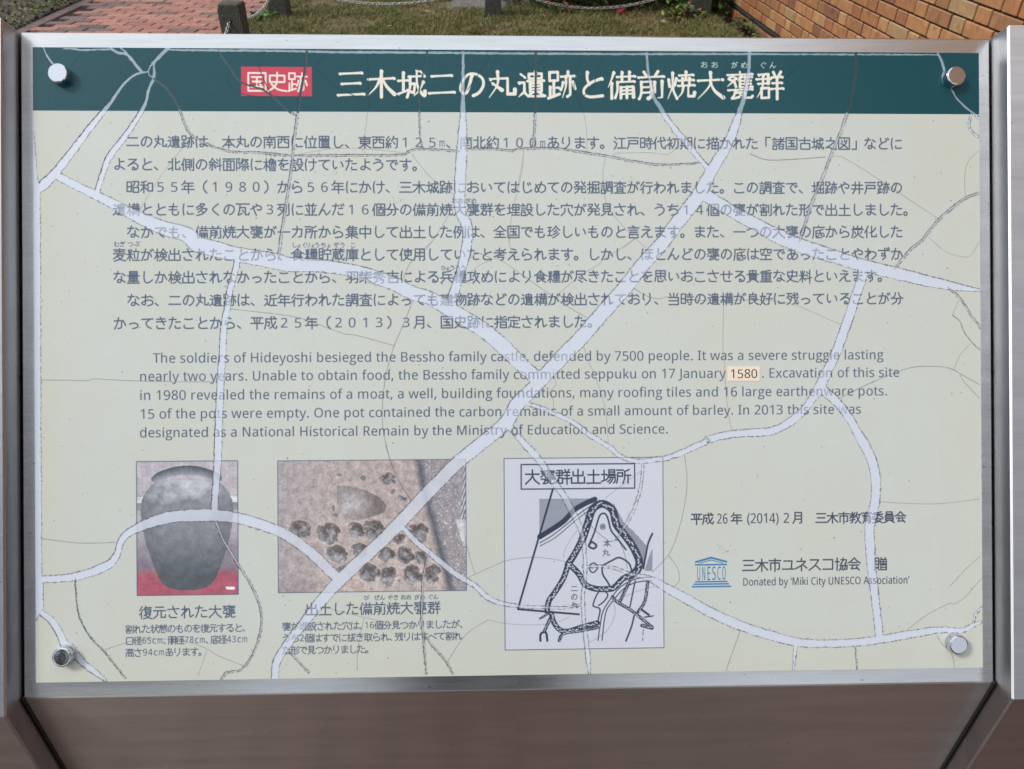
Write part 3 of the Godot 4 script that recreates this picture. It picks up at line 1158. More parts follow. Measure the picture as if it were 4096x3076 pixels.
const BODY := [
	[208.6, 199.8, "二の丸遺跡は、本丸の南西に位置し、東西約１２５m、南北約１００mあります。江戸時代初期に描かれた「諸国古城之図」などに"],
	[179.6, 248.4, "よると、北側の斜面際に櫓を設けていたようです。"],
	[208.6, 296.4, "昭和５５年（１９８０）から５６年にかけ、三木城跡においてはじめての発掘調査が行われました。この調査で、堀跡や井戸跡の"],
	[179.6, 344.8, "遺構とともに多くの瓦や３列に並んだ１６個分の備前焼大甕群を埋設した穴が発見され、うち１４個の甕が割れた形で出土しました。"],
	[208.6, 393.0, "なかでも、備前焼大甕が一カ所から集中して出土した例は、全国でも珍しいものと言えます。また、一つの大甕の底から炭化した"],
	[179.6, 441.6, "麦粒が検出されたことから、食糧貯蔵庫として使用していたと考えられます。しかし、ほとんどの甕の底は空であったことやわずか"],
	[179.6, 489.8, "な量しか検出されなかったことから、羽柴秀吉による兵糧攻めにより食糧が尽きたことを思いおこさせる貴重な史料といえます。"],
	[208.6, 539.0, "なお、二の丸遺跡は、近年行われた調査によっても建物跡などの遺構が検出されており、当時の遺構が良好に残っていることが分"],
	[179.6, 587.8, "かってきたことから、平成２５年（２０１３）３月、国史跡に指定されました。"],
]
const ENGLISH := [
	[248.5, 1831.0, 672.6, "The soldiers of Hideyoshi besieged the Bessho family castle, defended by 7500 people. It was a severe struggle lasting"],
	[219.6, 1482.0, 711.4, "nearly two years. Unable to obtain food, the Bessho family committed seppuku on 17 January"],
	[1559.5, 1866.7, 711.4, ". Excavation of this site"],
	[219.6, 1839.9, 751.8, "in 1980 revealed the remains of a moat, a well, building foundations, many roofing tiles and 16 large earthenware pots."],
	[219.9, 1781.2, 791.6, "15 of the pots were empty. One pot contained the carbon remains of a small amount of barley. In 2013 this site was"],
	[219.2, 1356.0, 831.6, "designated as a National Historical Remain by the Ministry of Education and Science."],
]


func make_print() -> Array:
	cov.resize(TW * TH)
	var f := Image.create(TW, TH, false, Image.FORMAT_RGBA8)
	f.fill(FILM)
	var b := Image.create(TW, TH, false, Image.FORMAT_RGBA8)
	b.fill(PLATE)
	var both := [f, b]
	# uneven yellowing of the film
	var n := FastNoiseLite.new()
	n.seed = 3
	n.frequency = 0.02
	var tint := Image.create(256, 169, false, Image.FORMAT_RGBA8)
	for y in 169:
		for x in 256:
			var run := n.get_noise_2d(x * 9.0 + 300.0, y * 0.35) * 0.22
			var v := run + n.get_noise_2d(x, y) + 0.5 * n.get_noise_2d(x * 4, y * 4)
			var edge := clampf(1.0 - minf(minf(x, 255 - x), minf(y, 168 - y)) / 14.0, 0.0, 1.0)
			var c := Color(0.80, 0.785, 0.68, clampf(v * 0.3, 0.0, 0.16) + edge * 0.2)
			if v < 0.0 and edge < 0.2: c = Color(0.82, 0.84, 0.84, clampf(-v * 0.3, 0.0, 0.2))
			tint.set_pixel(x, y, c)
	tint.resize(TW, TH, Image.INTERPOLATE_BILINEAR)
	f.blend_rect(tint, Rect2i(0, 0, TW, TH), Vector2i.ZERO)
	for im: Image in both:
		block(im, 0, 0, TW, 135, TEAL)
		block(im, 439, 39, 590, 102, c8(198, 66, 88))
		block(im, 997, 883, 1343, 1297, c8(206, 210, 222))
	dig_picture(f)
	jar_picture(f)
	b.blit_rect(f, Rect2i(512, 884, 403, 283), Vector2i(512, 884))
	b.blit_rect(f, Rect2i(213, 883, 214, 286), Vector2i(213, 883))
	# the dark writing
	for l in BODY: row(l[2], l[0], l[1], 29.0, 2.75)
	ruby("やぐら", [491.5, 500.6, 509.7], 226.3, 10.5, 1.1)
	ruby("おおがめ", [893.8, 906.5, 922.4, 935.1], 325.8, 11.5, 1.2)
	ruby("むぎつぶ", [173.5, 185.9, 202.9, 216.5], 418.9, 11.5, 1.3)
	ruby("しょくりょうちょぞうこ", [550.2, 560.2, 571.2, 580.0, 589.4, 598.5, 612.0, 623.9, 639.6, 652.8, 675.5], 421.3, 11.0, 1.2)
	ruby("ひょうろう", [869.8, 878.7, 888.2, 899.9, 912.0], 470.5, 11.0, 1.2)
	for l in ENGLISH: type(l[3], l[0], l[1], l[2], 28.6)
	flush(INK, both)
	row("復元された大甕", 230.6, 1205.0, 29.4, 2.6)
	mixed("割れた状態のものを復元すると、", 188.0, 446.0, 1240.4, 18.4, 1.75)
	mixed("口径65cm、胴径78cm、底径43cm", 188.0, 447.0, 1265.2, 18.4, 1.75)
	mixed("高さ94cmあります。", 188.0, 353.0, 1290.4, 18.4, 1.75)
	row("出土した備前焼大甕群", 582.2, 1203.0, 29.1, 2.6)
	ruby("びぜんやきおおがめぐん", [699.9, 722.3, 733.9, 751.3, 762.9, 778.9, 790.6, 808.0, 820.3, 837.2, 848.8], 1180.1, 11.0, 1.2)
	mixed("甕が埋設された穴は、16個分見つかりましたが、", 519.5, 911.0, 1239.4, 18.4, 1.75)
	mixed("うち2個はすでに抜き取られ、残りはすべて割れ", 519.5, 905.0, 1264.8, 18.4, 1.75)
	mixed("た形で見つかりました。", 519.5, 708.0, 1290.4, 18.4, 1.75)
	frame(213, 883, 427, 1169, 1.6)
	frame(512, 884, 915, 1167, 1.4)
	flush(INK, both)
	# the plan of the castle
	for h in MAP_HATCH:
		var poly := PackedVector2Array(pts(h[1]))
		var lo := Vector2(1e9, 1e9)
		var hi := -lo
		for p in poly:
			lo = lo.min(p)
			hi = hi.max(p)
		if h[0] == "x":
			for y in range(int(lo.y), int(hi.y)):
				for x in range(int(lo.x), int(hi.x)):
					if (x + y) % 2 == 0 and y % 2 == 0 and Geometry2D.is_point_in_polygon(Vector2(x, y), poly): seg(Vector2(x, y), Vector2(x + 0.5, y), 1.1, 1.1)
		else:
			var k := lo.y - (hi.x - lo.x)
			while k < hi.y:
				for clip: PackedVector2Array in Geometry2D.intersect_polyline_with_polygon(PackedVector2Array([Vector2(lo.x, k), Vector2(hi.x, k + (hi.x - lo.x) * 0.8)]), poly):
					seg(clip[0], clip[-1], 1.0, 1.0)
				k += 2.9
	flush(DARK_INK, both)
	var dots: Array = []
	for l in MAP_LINES:
		var p := smooth(pts(l[2]), 3)
		if l[0] == "w": flush(DARK_INK, both)
		for i in p.size() - 1: seg(p[i], p[i + 1], l[1], l[1])
		if l[0] == "w": flush(c8(206, 210, 222), both)
		if l[0] == "b":
			var run := 0.0
			for i in p.size() - 1:
				var d: Vector2 = p[i + 1] - p[i]
				while run < d.length():
					var side := d.orthogonal().normalized() * rng.randf_range(-0.22, 0.22) * float(l[1])
					dots.append([p[i] + d.normalized() * run + side, clampf(l[1] * rng.randf_range(0.18, 0.34), 1.2, 3.0)])
					run += rng.randf_range(2.2, 3.6)
				run -= d.length()
	flush(DARK_INK, both)
	for d in dots: seg(d[0], d[0] + Vector2(0.6, 0.4), d[1], d[1])
	flush(c8(206, 210, 222), both)
	frame(997.6, 883, 1343, 1297, 1.3)
	frame(1034.5, 896.5, 1281.2, 949.6, 2.6)
	var tx := [1058.5, 1091.7, 1124.6, 1157.6, 1190.9, 1224.0, 1256.5]
	for i in 7: write("大甕群出土場所"[i], Vector2(tx[i], 923.4), 33.0, 3.0)
	write("本", Vector2(1220, 1068), 16.0, 1.3)
	write("丸", Vector2(1218, 1089), 16.0, 1.3)
	write("二", Vector2(1148, 1166), 15.0, 1.3)
	write("の", Vector2(1148, 1184), 15.0, 1.3)
	write("丸", Vector2(1149, 1202), 15.0, 1.3)
	var dx := [1415.9, 1440.9, 1503.5, 1613.5, 1638.9]
	for i in 5: if i != 3: write("平成年二月"[i], Vector2(dx[i], 1017.6), 25.5, 2.6)
	type("26", 1460.0, 1484.5, 1028.6, 30.0)
	type("(2014)", 1526.0, 1597.0, 1028.6, 30.0)
	type("2", 1606.0, 1621.0, 1028.6, 30.0)
	for i in 8: write("三木市教育委員会"[i], Vector2(1689.9 + 25.15 * i, 1018.4), 25.5, 2.6)
	for i in 9: write("三木市ユネスコ協会"[i], Vector2(1529.1 + 29.2 * i, 1120.0), 29.0, 2.7)
	write("贈", Vector2(1820.9, 1120.4), 29.0, 2.7)
	type("Donated by ‘Miki City UNESCO Association’", 1516.0, 1885.5, 1164.6, 23.0)
	flush(DARK_INK, both)
	# the blue temple emblem with its letters for columns
	var ux := 1411.9
	fill([[Vector2(1411.9, 1114.2), Vector2(1411.9, 1110.4), Vector2(1447.2, 1100.6), Vector2(1482.5, 1110.4), Vector2(1482.5, 1114.2), Vector2(1447.2, 1104.6)]], Vector2(TW, TH))
	fill([[Vector2(1417, 1115), Vector2(1447.2, 1106.6), Vector2(1477, 1115), Vector2(1471, 1115), Vector2(1447.2, 1108.6), Vector2(1423, 1115)]], Vector2(TW, TH))
	for bar in [[1411.9, 1116.6, 1482.5, 1119.6], [1411.9, 1153.4, 1482.8, 1156.2], [1408.2, 1158.6, 1486.4, 1161.6], [1404.4, 1164.0, 1490.4, 1167.0]]:
		fill([[Vector2(bar[0], bar[1]), Vector2(bar[2], bar[1]), Vector2(bar[2], bar[3]), Vector2(bar[0], bar[3])]], Vector2(TW, TH))
	for i in 6: type("UNESCO"[i], 1415.4 + 11.15 * i, 1424.2 + 11.15 * i, 1151.4, 41.0)
	flush(c8(52, 118, 170), both)
	# the pale writing of the heading
	for i in 15: write("三木城二の丸遺跡と備前焼大甕群"[i], Vector2(672.5 + 64.94 * i, 73.4), 62.0, 6.6, true)
	ruby("おおがめぐん", [1438.5, 1461.7, 1505.2, 1526.1, 1568.0, 1589.6], 29.0, 14.5, 1.3)
	for i in 3: write("国史跡"[i], Vector2([472.0, 515.2, 558.7][i], 71.0), 43.0, 4.0)
	flush(c8(236, 228, 214), both)
	# pale flecks worn into the heading
	for i in 1500:
		var p := Vector2(rng.randf_range(0, TW), rng.randf_range(16, 134))
		seg(p, p + Vector2(rng.randf_range(-1, 1), rng.randf_range(0, 7)), 0.7, 0.5, rng.randf_range(12, 60))
	flush(c8(150, 178, 182), [f])
	return both


func path_of(text: String) -> Array:
	var p: Array = []
	var w: Array = []
	for t in text.split(" "):
		var v := t.split(",")
		p.append(Vector2(float(v[0]), float(v[1])) * 0.25)
		w.append(float(v[2]) * 0.25)
	var out: Array = []
	for i in p.size() - 1:
		var a: Vector2 = p[maxi(i - 1, 0)]
		var d: Vector2 = p[mini(i + 2, p.size() - 1)]
		var steps := maxi(1, int((p[i + 1] - p[i]).length() / 7.0))
		for s in steps:
			var t := float(s) / steps
			out.append([(p[i] as Vector2).cubic_interpolate(p[i + 1], a, d, t), lerpf(w[i], w[i + 1], t)])
	out.append([p[-1], w[-1]])
	return out


func strip_of(path: Array, wob: float, sd: float) -> PackedVector2Array:
	var n := FastNoiseLite.new()
	n.frequency = 0.09
	n.fractal_octaves = 3
	var left := PackedVector2Array()
	var right := PackedVector2Array()
	for i in path.size():
		var d: Vector2 = (path[mini(i + 1, path.size() - 1)][0] - path[maxi(i - 1, 0)][0]).normalized()
		var side := Vector2(-d.y, d.x)
		var h: float = path[i][1] * 0.5
		var k := minf(wob, h * 0.5)
		left.append(path[i][0] + side * (h + n.get_noise_2d(i * 7.0, sd * 50.0) * k * 2.0))
		right.append(path[i][0] - side * (h + n.get_noise_2d(i * 7.0, sd * 50.0 + 25.0) * k * 2.0))
	right.reverse()
	left.append_array(right)
	return left


func area_of(p: PackedVector2Array) -> float:
	var a := 0.0
	for i in p.size(): a += p[i].cross(p[(i + 1) % p.size()])
	return a * 0.5


func split_film() -> Array:
	var pieces: Array = [PackedVector2Array([Vector2(0, 0), Vector2(TW, 0), Vector2(TW, TH), Vector2(0, TH)])]
	var k := 0.0
	for list in [SPLITS, SEAMS]:
		for text: String in list:
			k += 1.0
			var strip := strip_of(path_of(text), 0.7 if list == SPLITS else 0.4, k)
			for cutter: PackedVector2Array in Geometry2D.merge_polygons(strip, PackedVector2Array([strip[0], strip[0] + Vector2(0.1, 0), strip[0] + Vector2(0, 0.1)])):
				if Geometry2D.is_polygon_clockwise(cutter): continue
				var next: Array = []
				for p: PackedVector2Array in pieces:
					var got := Geometry2D.clip_polygons(p, cutter)
					var whole := true
					for q in got:
						if Geometry2D.is_polygon_clockwise(q): whole = false
					if not whole:
						next.append(p)
						continue
					for q in got:
						if absf(area_of(q)) > 40.0: next.append(q)
				pieces = next
	return pieces


# corners of the triangles that fill an outline; an outline that is too ragged is cut in two first
func triangles(poly: PackedVector2Array, depth := 0) -> PackedVector2Array:
	var out := PackedVector2Array()
	var t := Geometry2D.triangulate_polygon(poly)
	if t.size():
		for k in t: out.append(poly[k])
		return out
	if depth > 7 or absf(area_of(poly)) < 0.5:
		for p: PackedVector2Array in Geometry2D.offset_polygon(poly, -0.2):
			for c: PackedVector2Array in Geometry2D.decompose_polygon_in_convex(p):
				for k in range(1, c.size() - 1): out.append_array(PackedVector2Array([c[0], c[k], c[k + 1]]))
		if absf(area_of(poly)) > 3.0 and out.is_empty(): print("left open ", area_of(poly), poly[0])
		return out
	var lo := poly[0]
	var hi := poly[0]
	for p in poly:
		lo = lo.min(p)
		hi = hi.max(p)
	lo -= Vector2.ONE
	hi += Vector2.ONE
	var m := lo.lerp(hi, 0.47)
	var halves: Array = [[lo, Vector2(m.x, hi.y)], [Vector2(m.x, lo.y), hi]] if hi.x - lo.x > hi.y - lo.y else [[lo, Vector2(hi.x, m.y)], [Vector2(lo.x, m.y), hi]]
	for h in halves:
		var a: Vector2 = h[0]
		var b: Vector2 = h[1]
		for q: PackedVector2Array in Geometry2D.intersect_polygons(poly, PackedVector2Array([a, Vector2(b.x, a.y), b, Vector2(a.x, b.y)])): out.append_array(triangles(q, depth + 1))
	return out


# a thin sheet with the outline given in print pixels
func sheet(poly: PackedVector2Array, z0: float, z1: float) -> ArrayMesh:
	var st := tool()
	var at := func(p: Vector2, z: float) -> Vector3: return Vector3((p.x / TW - 0.5) * PW, (0.5 - p.y / TH) * PH, z)
	var t := triangles(poly)
	for i in range(0, t.size(), 3):
		var q := [t[i], t[i + 1], t[i + 2]]
		if ((q[1] - q[0]) as Vector2).cross(q[2] - q[0]) < 0.0: q = [q[0], q[2], q[1]]
		for p: Vector2 in q:
			st.set_normal(Vector3(0, 0, 1))
			st.set_uv(Vector2(p.x / TW, p.y / TH))
			st.add_vertex(at.call(p, z1))
	for i in poly.size():
		var a := poly[i]
		var b := poly[(i + 1) % poly.size()]
		var nn := Vector3(b.y - a.y, b.x - a.x, 0).normalized()
		if area_of(poly) < 0.0: nn = -nn
		var v := [at.call(a, z0), at.call(b, z0), at.call(b, z1), at.call(a, z1)]
		var u := [a, b, b, a]
		for k in [0, 1, 2, 0, 2, 3]:
			st.set_normal(nn)
			st.set_uv(Vector2(u[k].x / TW, u[k].y / TH))
			st.add_vertex(v[k])
	return st.commit()


func build_sign() -> void:
	var root := base("information_sign", "brushed stainless steel information sign with a cracked cream panel of printed history", "information sign", Vector3(0.003, 0, -0.80))
	var frame_of := Transform3D(Basis(Vector3(0.99959, -0.01165, -0.02624), Vector3(-0.00576, 0.81402, -0.58081), Vector3(0.02813, 0.58072, 0.81361)).orthonormalized(), Vector3(0.00327, 0.7804, -0.6257) - root.position)
	var down := Vector2(-0.814, -0.581)
	# the steel cabinet
	var st := tool()
	hub = Vector3(0, 0, -0.014)
	cbox(st, Vector3(-0.4665, -0.3150, -0.020), Vector3(0.4665, 0.3150, -0.008), 0.0015)
	put("tray", steel_uv(st.commit()), M.steel, root, frame_of)
	var fold := Vector2(-0.3150, -0.008)
	st = tool()
	hub = Vector3(0, -0.6, -0.35)
	prism(st, PackedVector2Array([fold, fold + down * 0.70, fold + down * 0.70 + Vector2(0.004, -0.010), fold + Vector2(0.004, -0.012)]), -0.4665, 0.4665, 0.0005)
	hub = null
	put("front_plate", steel_uv(st.commit()), M.steel_dull, root, frame_of)
	st = tool()
	var top := Vector2(0.3150, -0.020)
	prism(st, PackedVector2Array([top, top + Vector2(-0.004, 0.0), top + down * 1.16 + Vector2(-0.004, 0), top + down * 1.16]), -0.4665, 0.4665, 0.0005)
	put("back_plate", steel_uv(st.commit()), M.steel_dull, root, frame_of)
	for s in [-1.0, 1.0]:
		st = tool()
		var a := Vector2(0.3165, 0.017)
		var b := Vector2(-0.3215, 0.017)
		var e := Vector2(0.3165, -0.022)
		var x0 := 0.4679 if s > 0 else -0.535
		var x1 := 0.535 if s > 0 else -0.4679
		prism(st, PackedVector2Array([a, b, b + down * 0.72, e + down * 1.20, e]), x0, x1, 0.0016)
		put("side_cheek", steel_uv(st.commit()), M.steel_cheek, root, frame_of)
		st = tool()
		var g := fold + Vector2(0.0, 0.0015)
		prism(st, PackedVector2Array([g, g + down * 0.69, g + down * 0.69 + Vector2(0.002, -0.006), g + Vector2(0.003, -0.004)]), (0.4645 if s > 0 else -0.4677), (0.4677 if s > 0 else -0.4645), 0.0007)
		put("sealant_strip", st.commit(), M.sealant, root, frame_of)
	# the printed panel and its split film
	var ims := make_print()
	var film: Image = ims[0]
	var plate: Image = ims[1]
	plate = faded(plate)
	var pieces := split_film()
	wear(film, plate, pieces)
	var fm := mat("cover_film", Color.WHITE, 0.24)
	fm.albedo_texture = ImageTexture.create_from_image(film)
	fm.metallic_specular = 0.42
	var pm := mat("bleached_print", Color.WHITE, 0.45)
	pm.albedo_texture = ImageTexture.create_from_image(plate)
	var panel := put("printed_panel", sheet(PackedVector2Array([Vector2(0, 0), Vector2(TW, 0), Vector2(TW, TH), Vector2(0, TH)]), -0.003, 0.0), pm, root, frame_of)
	for p: PackedVector2Array in pieces: put("film_piece", sheet(p, 0.0, 0.0004), fm, panel)
	print("film pieces: ", pieces.size())
	# a paper patch over a misprinted year
	var pw := 256
	var patch := Image.create(TW, 116, false, Image.FORMAT_RGBA8)
	patch.fill(c8(240, 222, 202))
	cov.fill(0)
	type("1580", 16.0, 240.0, 92.0, 98.0, Vector2(256, 116))
	flush(c8(52, 50, 56), [patch])
	patch.crop(256, 116)
	var lm := mat("paper_patch", Color.WHITE, 0.6)
	lm.albedo_texture = ImageTexture.create_from_image(patch)
	var q := tool()
	var lo := Vector3((1486.4 / TW - 0.5) * PW, (0.5 - 718.9 / TH) * PH, 0.0004)
	var hi := Vector3((1557.0 / TW - 0.5) * PW, (0.5 - 687.2 / TH) * PH, 0.0007)
	cbox(q, lo, hi, 0.0001)
	var qa := q.commit().surface_get_arrays(0)
	for i in qa[Mesh.ARRAY_VERTEX].size():
		var v: Vector3 = qa[Mesh.ARRAY_VERTEX][i]
		qa[Mesh.ARRAY_TEX_UV][i] = Vector2((v.x - lo.x) / (hi.x - lo.x), (hi.y - v.y) / (hi.y - lo.y))
	var qm := ArrayMesh.new()
	qm.add_surface_from_arrays(Mesh.PRIMITIVE_TRIANGLES, qa)
	tag(put("correction_patch", qm, lm, panel), "peach paper patch reading 1580")
	# polished screw caps at the corners
	st = tool()
	lathe(st, [Vector2(0.0092, 0.0), Vector2(0.0092, 0.0066), Vector2(0.0090, 0.0073), Vector2(0.0084, 0.0078), Vector2(0.0078, 0.008), Vector2(0.0, 0.008)])
	var cap := st.commit()
	st = tool()
	lathe(st, [Vector2(0.0092, 0.0), Vector2(0.0092, 0.0066), Vector2(0.0090, 0.0073), Vector2(0.0084, 0.0078), Vector2(0.0078, 0.0080), Vector2(0.0072, 0.0079), Vector2(0.0040, 0.00775), Vector2(0.0, 0.0077)])
	var dished := st.commit()
	for c in [[-0.4232, 0.2699], [0.4233, 0.2718], [0.4220, -0.2722], [-0.4218, -0.2711]]:
		put("screw_cap", dished if c[0] < 0 and c[1] < 0 else cap, M.chrome, root, frame_of * Transform3D(Basis(), Vector3(c[0], c[1], 0.0007)))


func steel_uv(m: ArrayMesh) -> ArrayMesh:
	var a := m.surface_get_arrays(0)
	for i in a[Mesh.ARRAY_VERTEX].size():
		var v: Vector3 = a[Mesh.ARRAY_VERTEX][i]
		var n: Vector3 = a[Mesh.ARRAY_NORMAL][i]
		a[Mesh.ARRAY_TEX_UV][i] = Vector2(v.x * 1.2, (v.y + v.z) * 1.6) if absf(n.x) < 0.6 else Vector2(v.y * 1.2, v.z * 1.6 + 0.3)
	var out := ArrayMesh.new()
	out.add_surface_from_arrays(Mesh.PRIMITIVE_TRIANGLES, a)
	return out


# what the sun has left of the print where the film is gone
func faded(plate: Image) -> Image:
	plate.blend_rect(solid(403, 283, Color(PLATE, 0.62)), Rect2i(0, 0, 403, 283), Vector2i(512, 884))
	plate.blend_rect(solid(214, 286, Color(PLATE, 0.62)), Rect2i(0, 0, 214, 286), Vector2i(213, 883))
	var n := FastNoiseLite.new()
	n.seed = 21
	n.frequency = 0.012
	var k := n.get_image(TW, TH, false, false, false)
	k.convert(Image.FORMAT_L8)
	var kd := k.get_data()
	var d := plate.get_data()
	for i in TW * TH: d[i * 4 + 3] = mini(215, 30 + (kd[i] * 3 >> 2)) if i >= 135 * TW else 70 + (kd[i] >> 3)
	var out := solid(TW, TH, PLATE)
	out.blend_rect(Image.create_from_data(TW, TH, false, Image.FORMAT_RGBA8, d), Rect2i(0, 0, TW, TH), Vector2i.ZERO)
	return out


func solid(w: int, h: int, c: Color) -> Image:
	var im := Image.create(w, h, false, Image.FORMAT_RGBA8)
	im.fill(c)
	return im


# dirt along the broken edges, hairline cracks, specks
func wear(film: Image, plate: Image, pieces: Array) -> void:
	cov.fill(0)
	dirty = Rect2i()
	var n := FastNoiseLite.new()
	n.frequency = 0.08
	n.fractal_octaves = 2
	for text: String in SEAMS:
		var p := path_of(text)
		for i in p.size() - 1: seg(p[i][0], p[i + 1][0], p[i][1] + 1.0, p[i + 1][1] + 1.0, 105.0 + 90.0 * n.get_noise_2d(p[i][0].x * 3.0, p[i][0].y * 3.0))
	flush(c8(158, 157, 158), [plate])
	for text: String in SEAMS:
		var p := path_of(text)
		for i in p.size() - 1:
			if p[i][0].y < 133.0 and p[i + 1][0].y < 136.0: seg(p[i][0], p[i + 1][0], p[i][1] + 1.0, p[i + 1][1] + 1.0)
	flush(c8(34, 66, 70), [plate])
	for poly: PackedVector2Array in pieces:
		for i in poly.size():
			var a := poly[i]
			var b := poly[(i + 1) % poly.size()]
			if (a.x < 1 and b.x < 1) or (a.y < 1 and b.y < 1) or (a.x > TW - 1 and b.x > TW - 1) or (a.y > TH - 1 and b.y > TH - 1): continue
			var steps := maxi(1, int(a.distance_to(b) / 2.5))
			for s in steps:
				var u := a.lerp(b, float(s) / steps)
				var v := a.lerp(b, float(s + 1) / steps)
				var k := n.get_noise_2d(u.x * 2.0, u.y * 2.0)
				var off := Vector2(n.get_noise_2d(u.x * 5.0, u.y * 5.0), n.get_noise_2d(u.y * 5.0, u.x * 5.0)) * 0.9
				seg(u + off, v + off, 1.15 + k * 1.4, 1.15 + k * 1.4, clampf(165.0 + k * 200.0, 40.0, 250.0) * (0.75 if u.y < 134.0 else 1.0))
				if k > 0.22:
					var j := u + Vector2(rng.randf_range(-3, 3), rng.randf_range(-3, 3))
					seg(j, j + Vector2(0.5, 0.5), rng.randf_range(0.7, 1.8), 0.7, 150.0)
	flush(Color(0.36, 0.35, 0.36, 0.9), [film, plate])
	for text: String in HAIRS:
		var p := path_of(text)
		for i in p.size() - 1: seg(p[i][0], p[i + 1][0], maxf(p[i][1] * 0.8, 0.8), maxf(p[i + 1][1] * 0.8, 0.8), 170.0 + 60.0 * n.get_noise_2d(p[i][0].x * 4.0, p[i][0].y * 4.0))
	flush(Color(0.34, 0.33, 0.34, 0.85), [film])
	for text: String in HAIRS:
		var p := path_of(text)
		for i in p.size() - 1:
			if p[i][0].y < 134.0 and p[i + 1][0].y < 134.0: seg(p[i][0], p[i + 1][0], 1.2, 1.2, 235.0)
	flush(c8(18, 48, 56), [film])
	for i in 1500:
		var p := Vector2(rng.randf_range(10, TW - 10), rng.randf_range(20, TH - 10))
		var big := rng.randf() < 0.2
		var w := rng.randf_range(1.2, 2.9) if big else rng.randf_range(0.6, 1.1)
		seg(p, p + Vector2(rng.randf_range(-1.5, 1.5), rng.randf_range(-1.5, 1.5)), w, w * 0.6, rng.randf_range(70, 220) if big else rng.randf_range(40, 140))
	for c in [[960, 470, 60], [1110, 458, 40], [770, 330, 25], [1280, 280, 60], [1420, 300, 40], [300, 1010, 70], [400, 1000, 30], [1480, 1085, 30], [640, 260, 30]]:
		for i in 16:
			var p := Vector2(c[0] + rng.randfn() * c[2] * 0.5, c[1] + rng.randfn() * c[2] * 0.3)
			seg(p, p + Vector2(rng.randf_range(-3, 3), rng.randf_range(-2, 2)), rng.randf_range(0.7, 1.5), 0.6, rng.randf_range(80, 220))
	flush(Color(0.25, 0.25, 0.25, 0.8), [film])


# ------------------------------------------------------------------ the person taking the picture, seen only as a reflection in the steel
func bone_field(p: Vector3, bones: Array, blend: float) -> float:
	var d := 1e9
	for b: Array in bones:
		var a: Vector3 = b[0]
		var ab: Vector3 = b[1] - a
		var t := clampf((p - a).dot(ab) / maxf(ab.length_squared(), 1e-9), 0.0, 1.0)
		var e := (p - a - ab * t).length() - lerpf(b[2], b[3], t)
		var h := clampf(0.5 + 0.5 * (d - e) / blend, 0.0, 1.0)
		d = lerpf(d, e, h) - blend * h * (1.0 - h)
	return d


func bone_tone(p: Vector3, bones: Array) -> Color:
	var best := 1e9
	var c := Color.WHITE
	for b: Array in bones:
		var a: Vector3 = b[0]
		var ab: Vector3 = b[1] - a
		var t := clampf((p - a).dot(ab) / maxf(ab.length_squared(), 1e-9), 0.0, 1.0)
		var e := (p - a - ab * t).length() - lerpf(b[2], b[3], t)
		if e < best:
			best = e
			c = b[4]
	return c


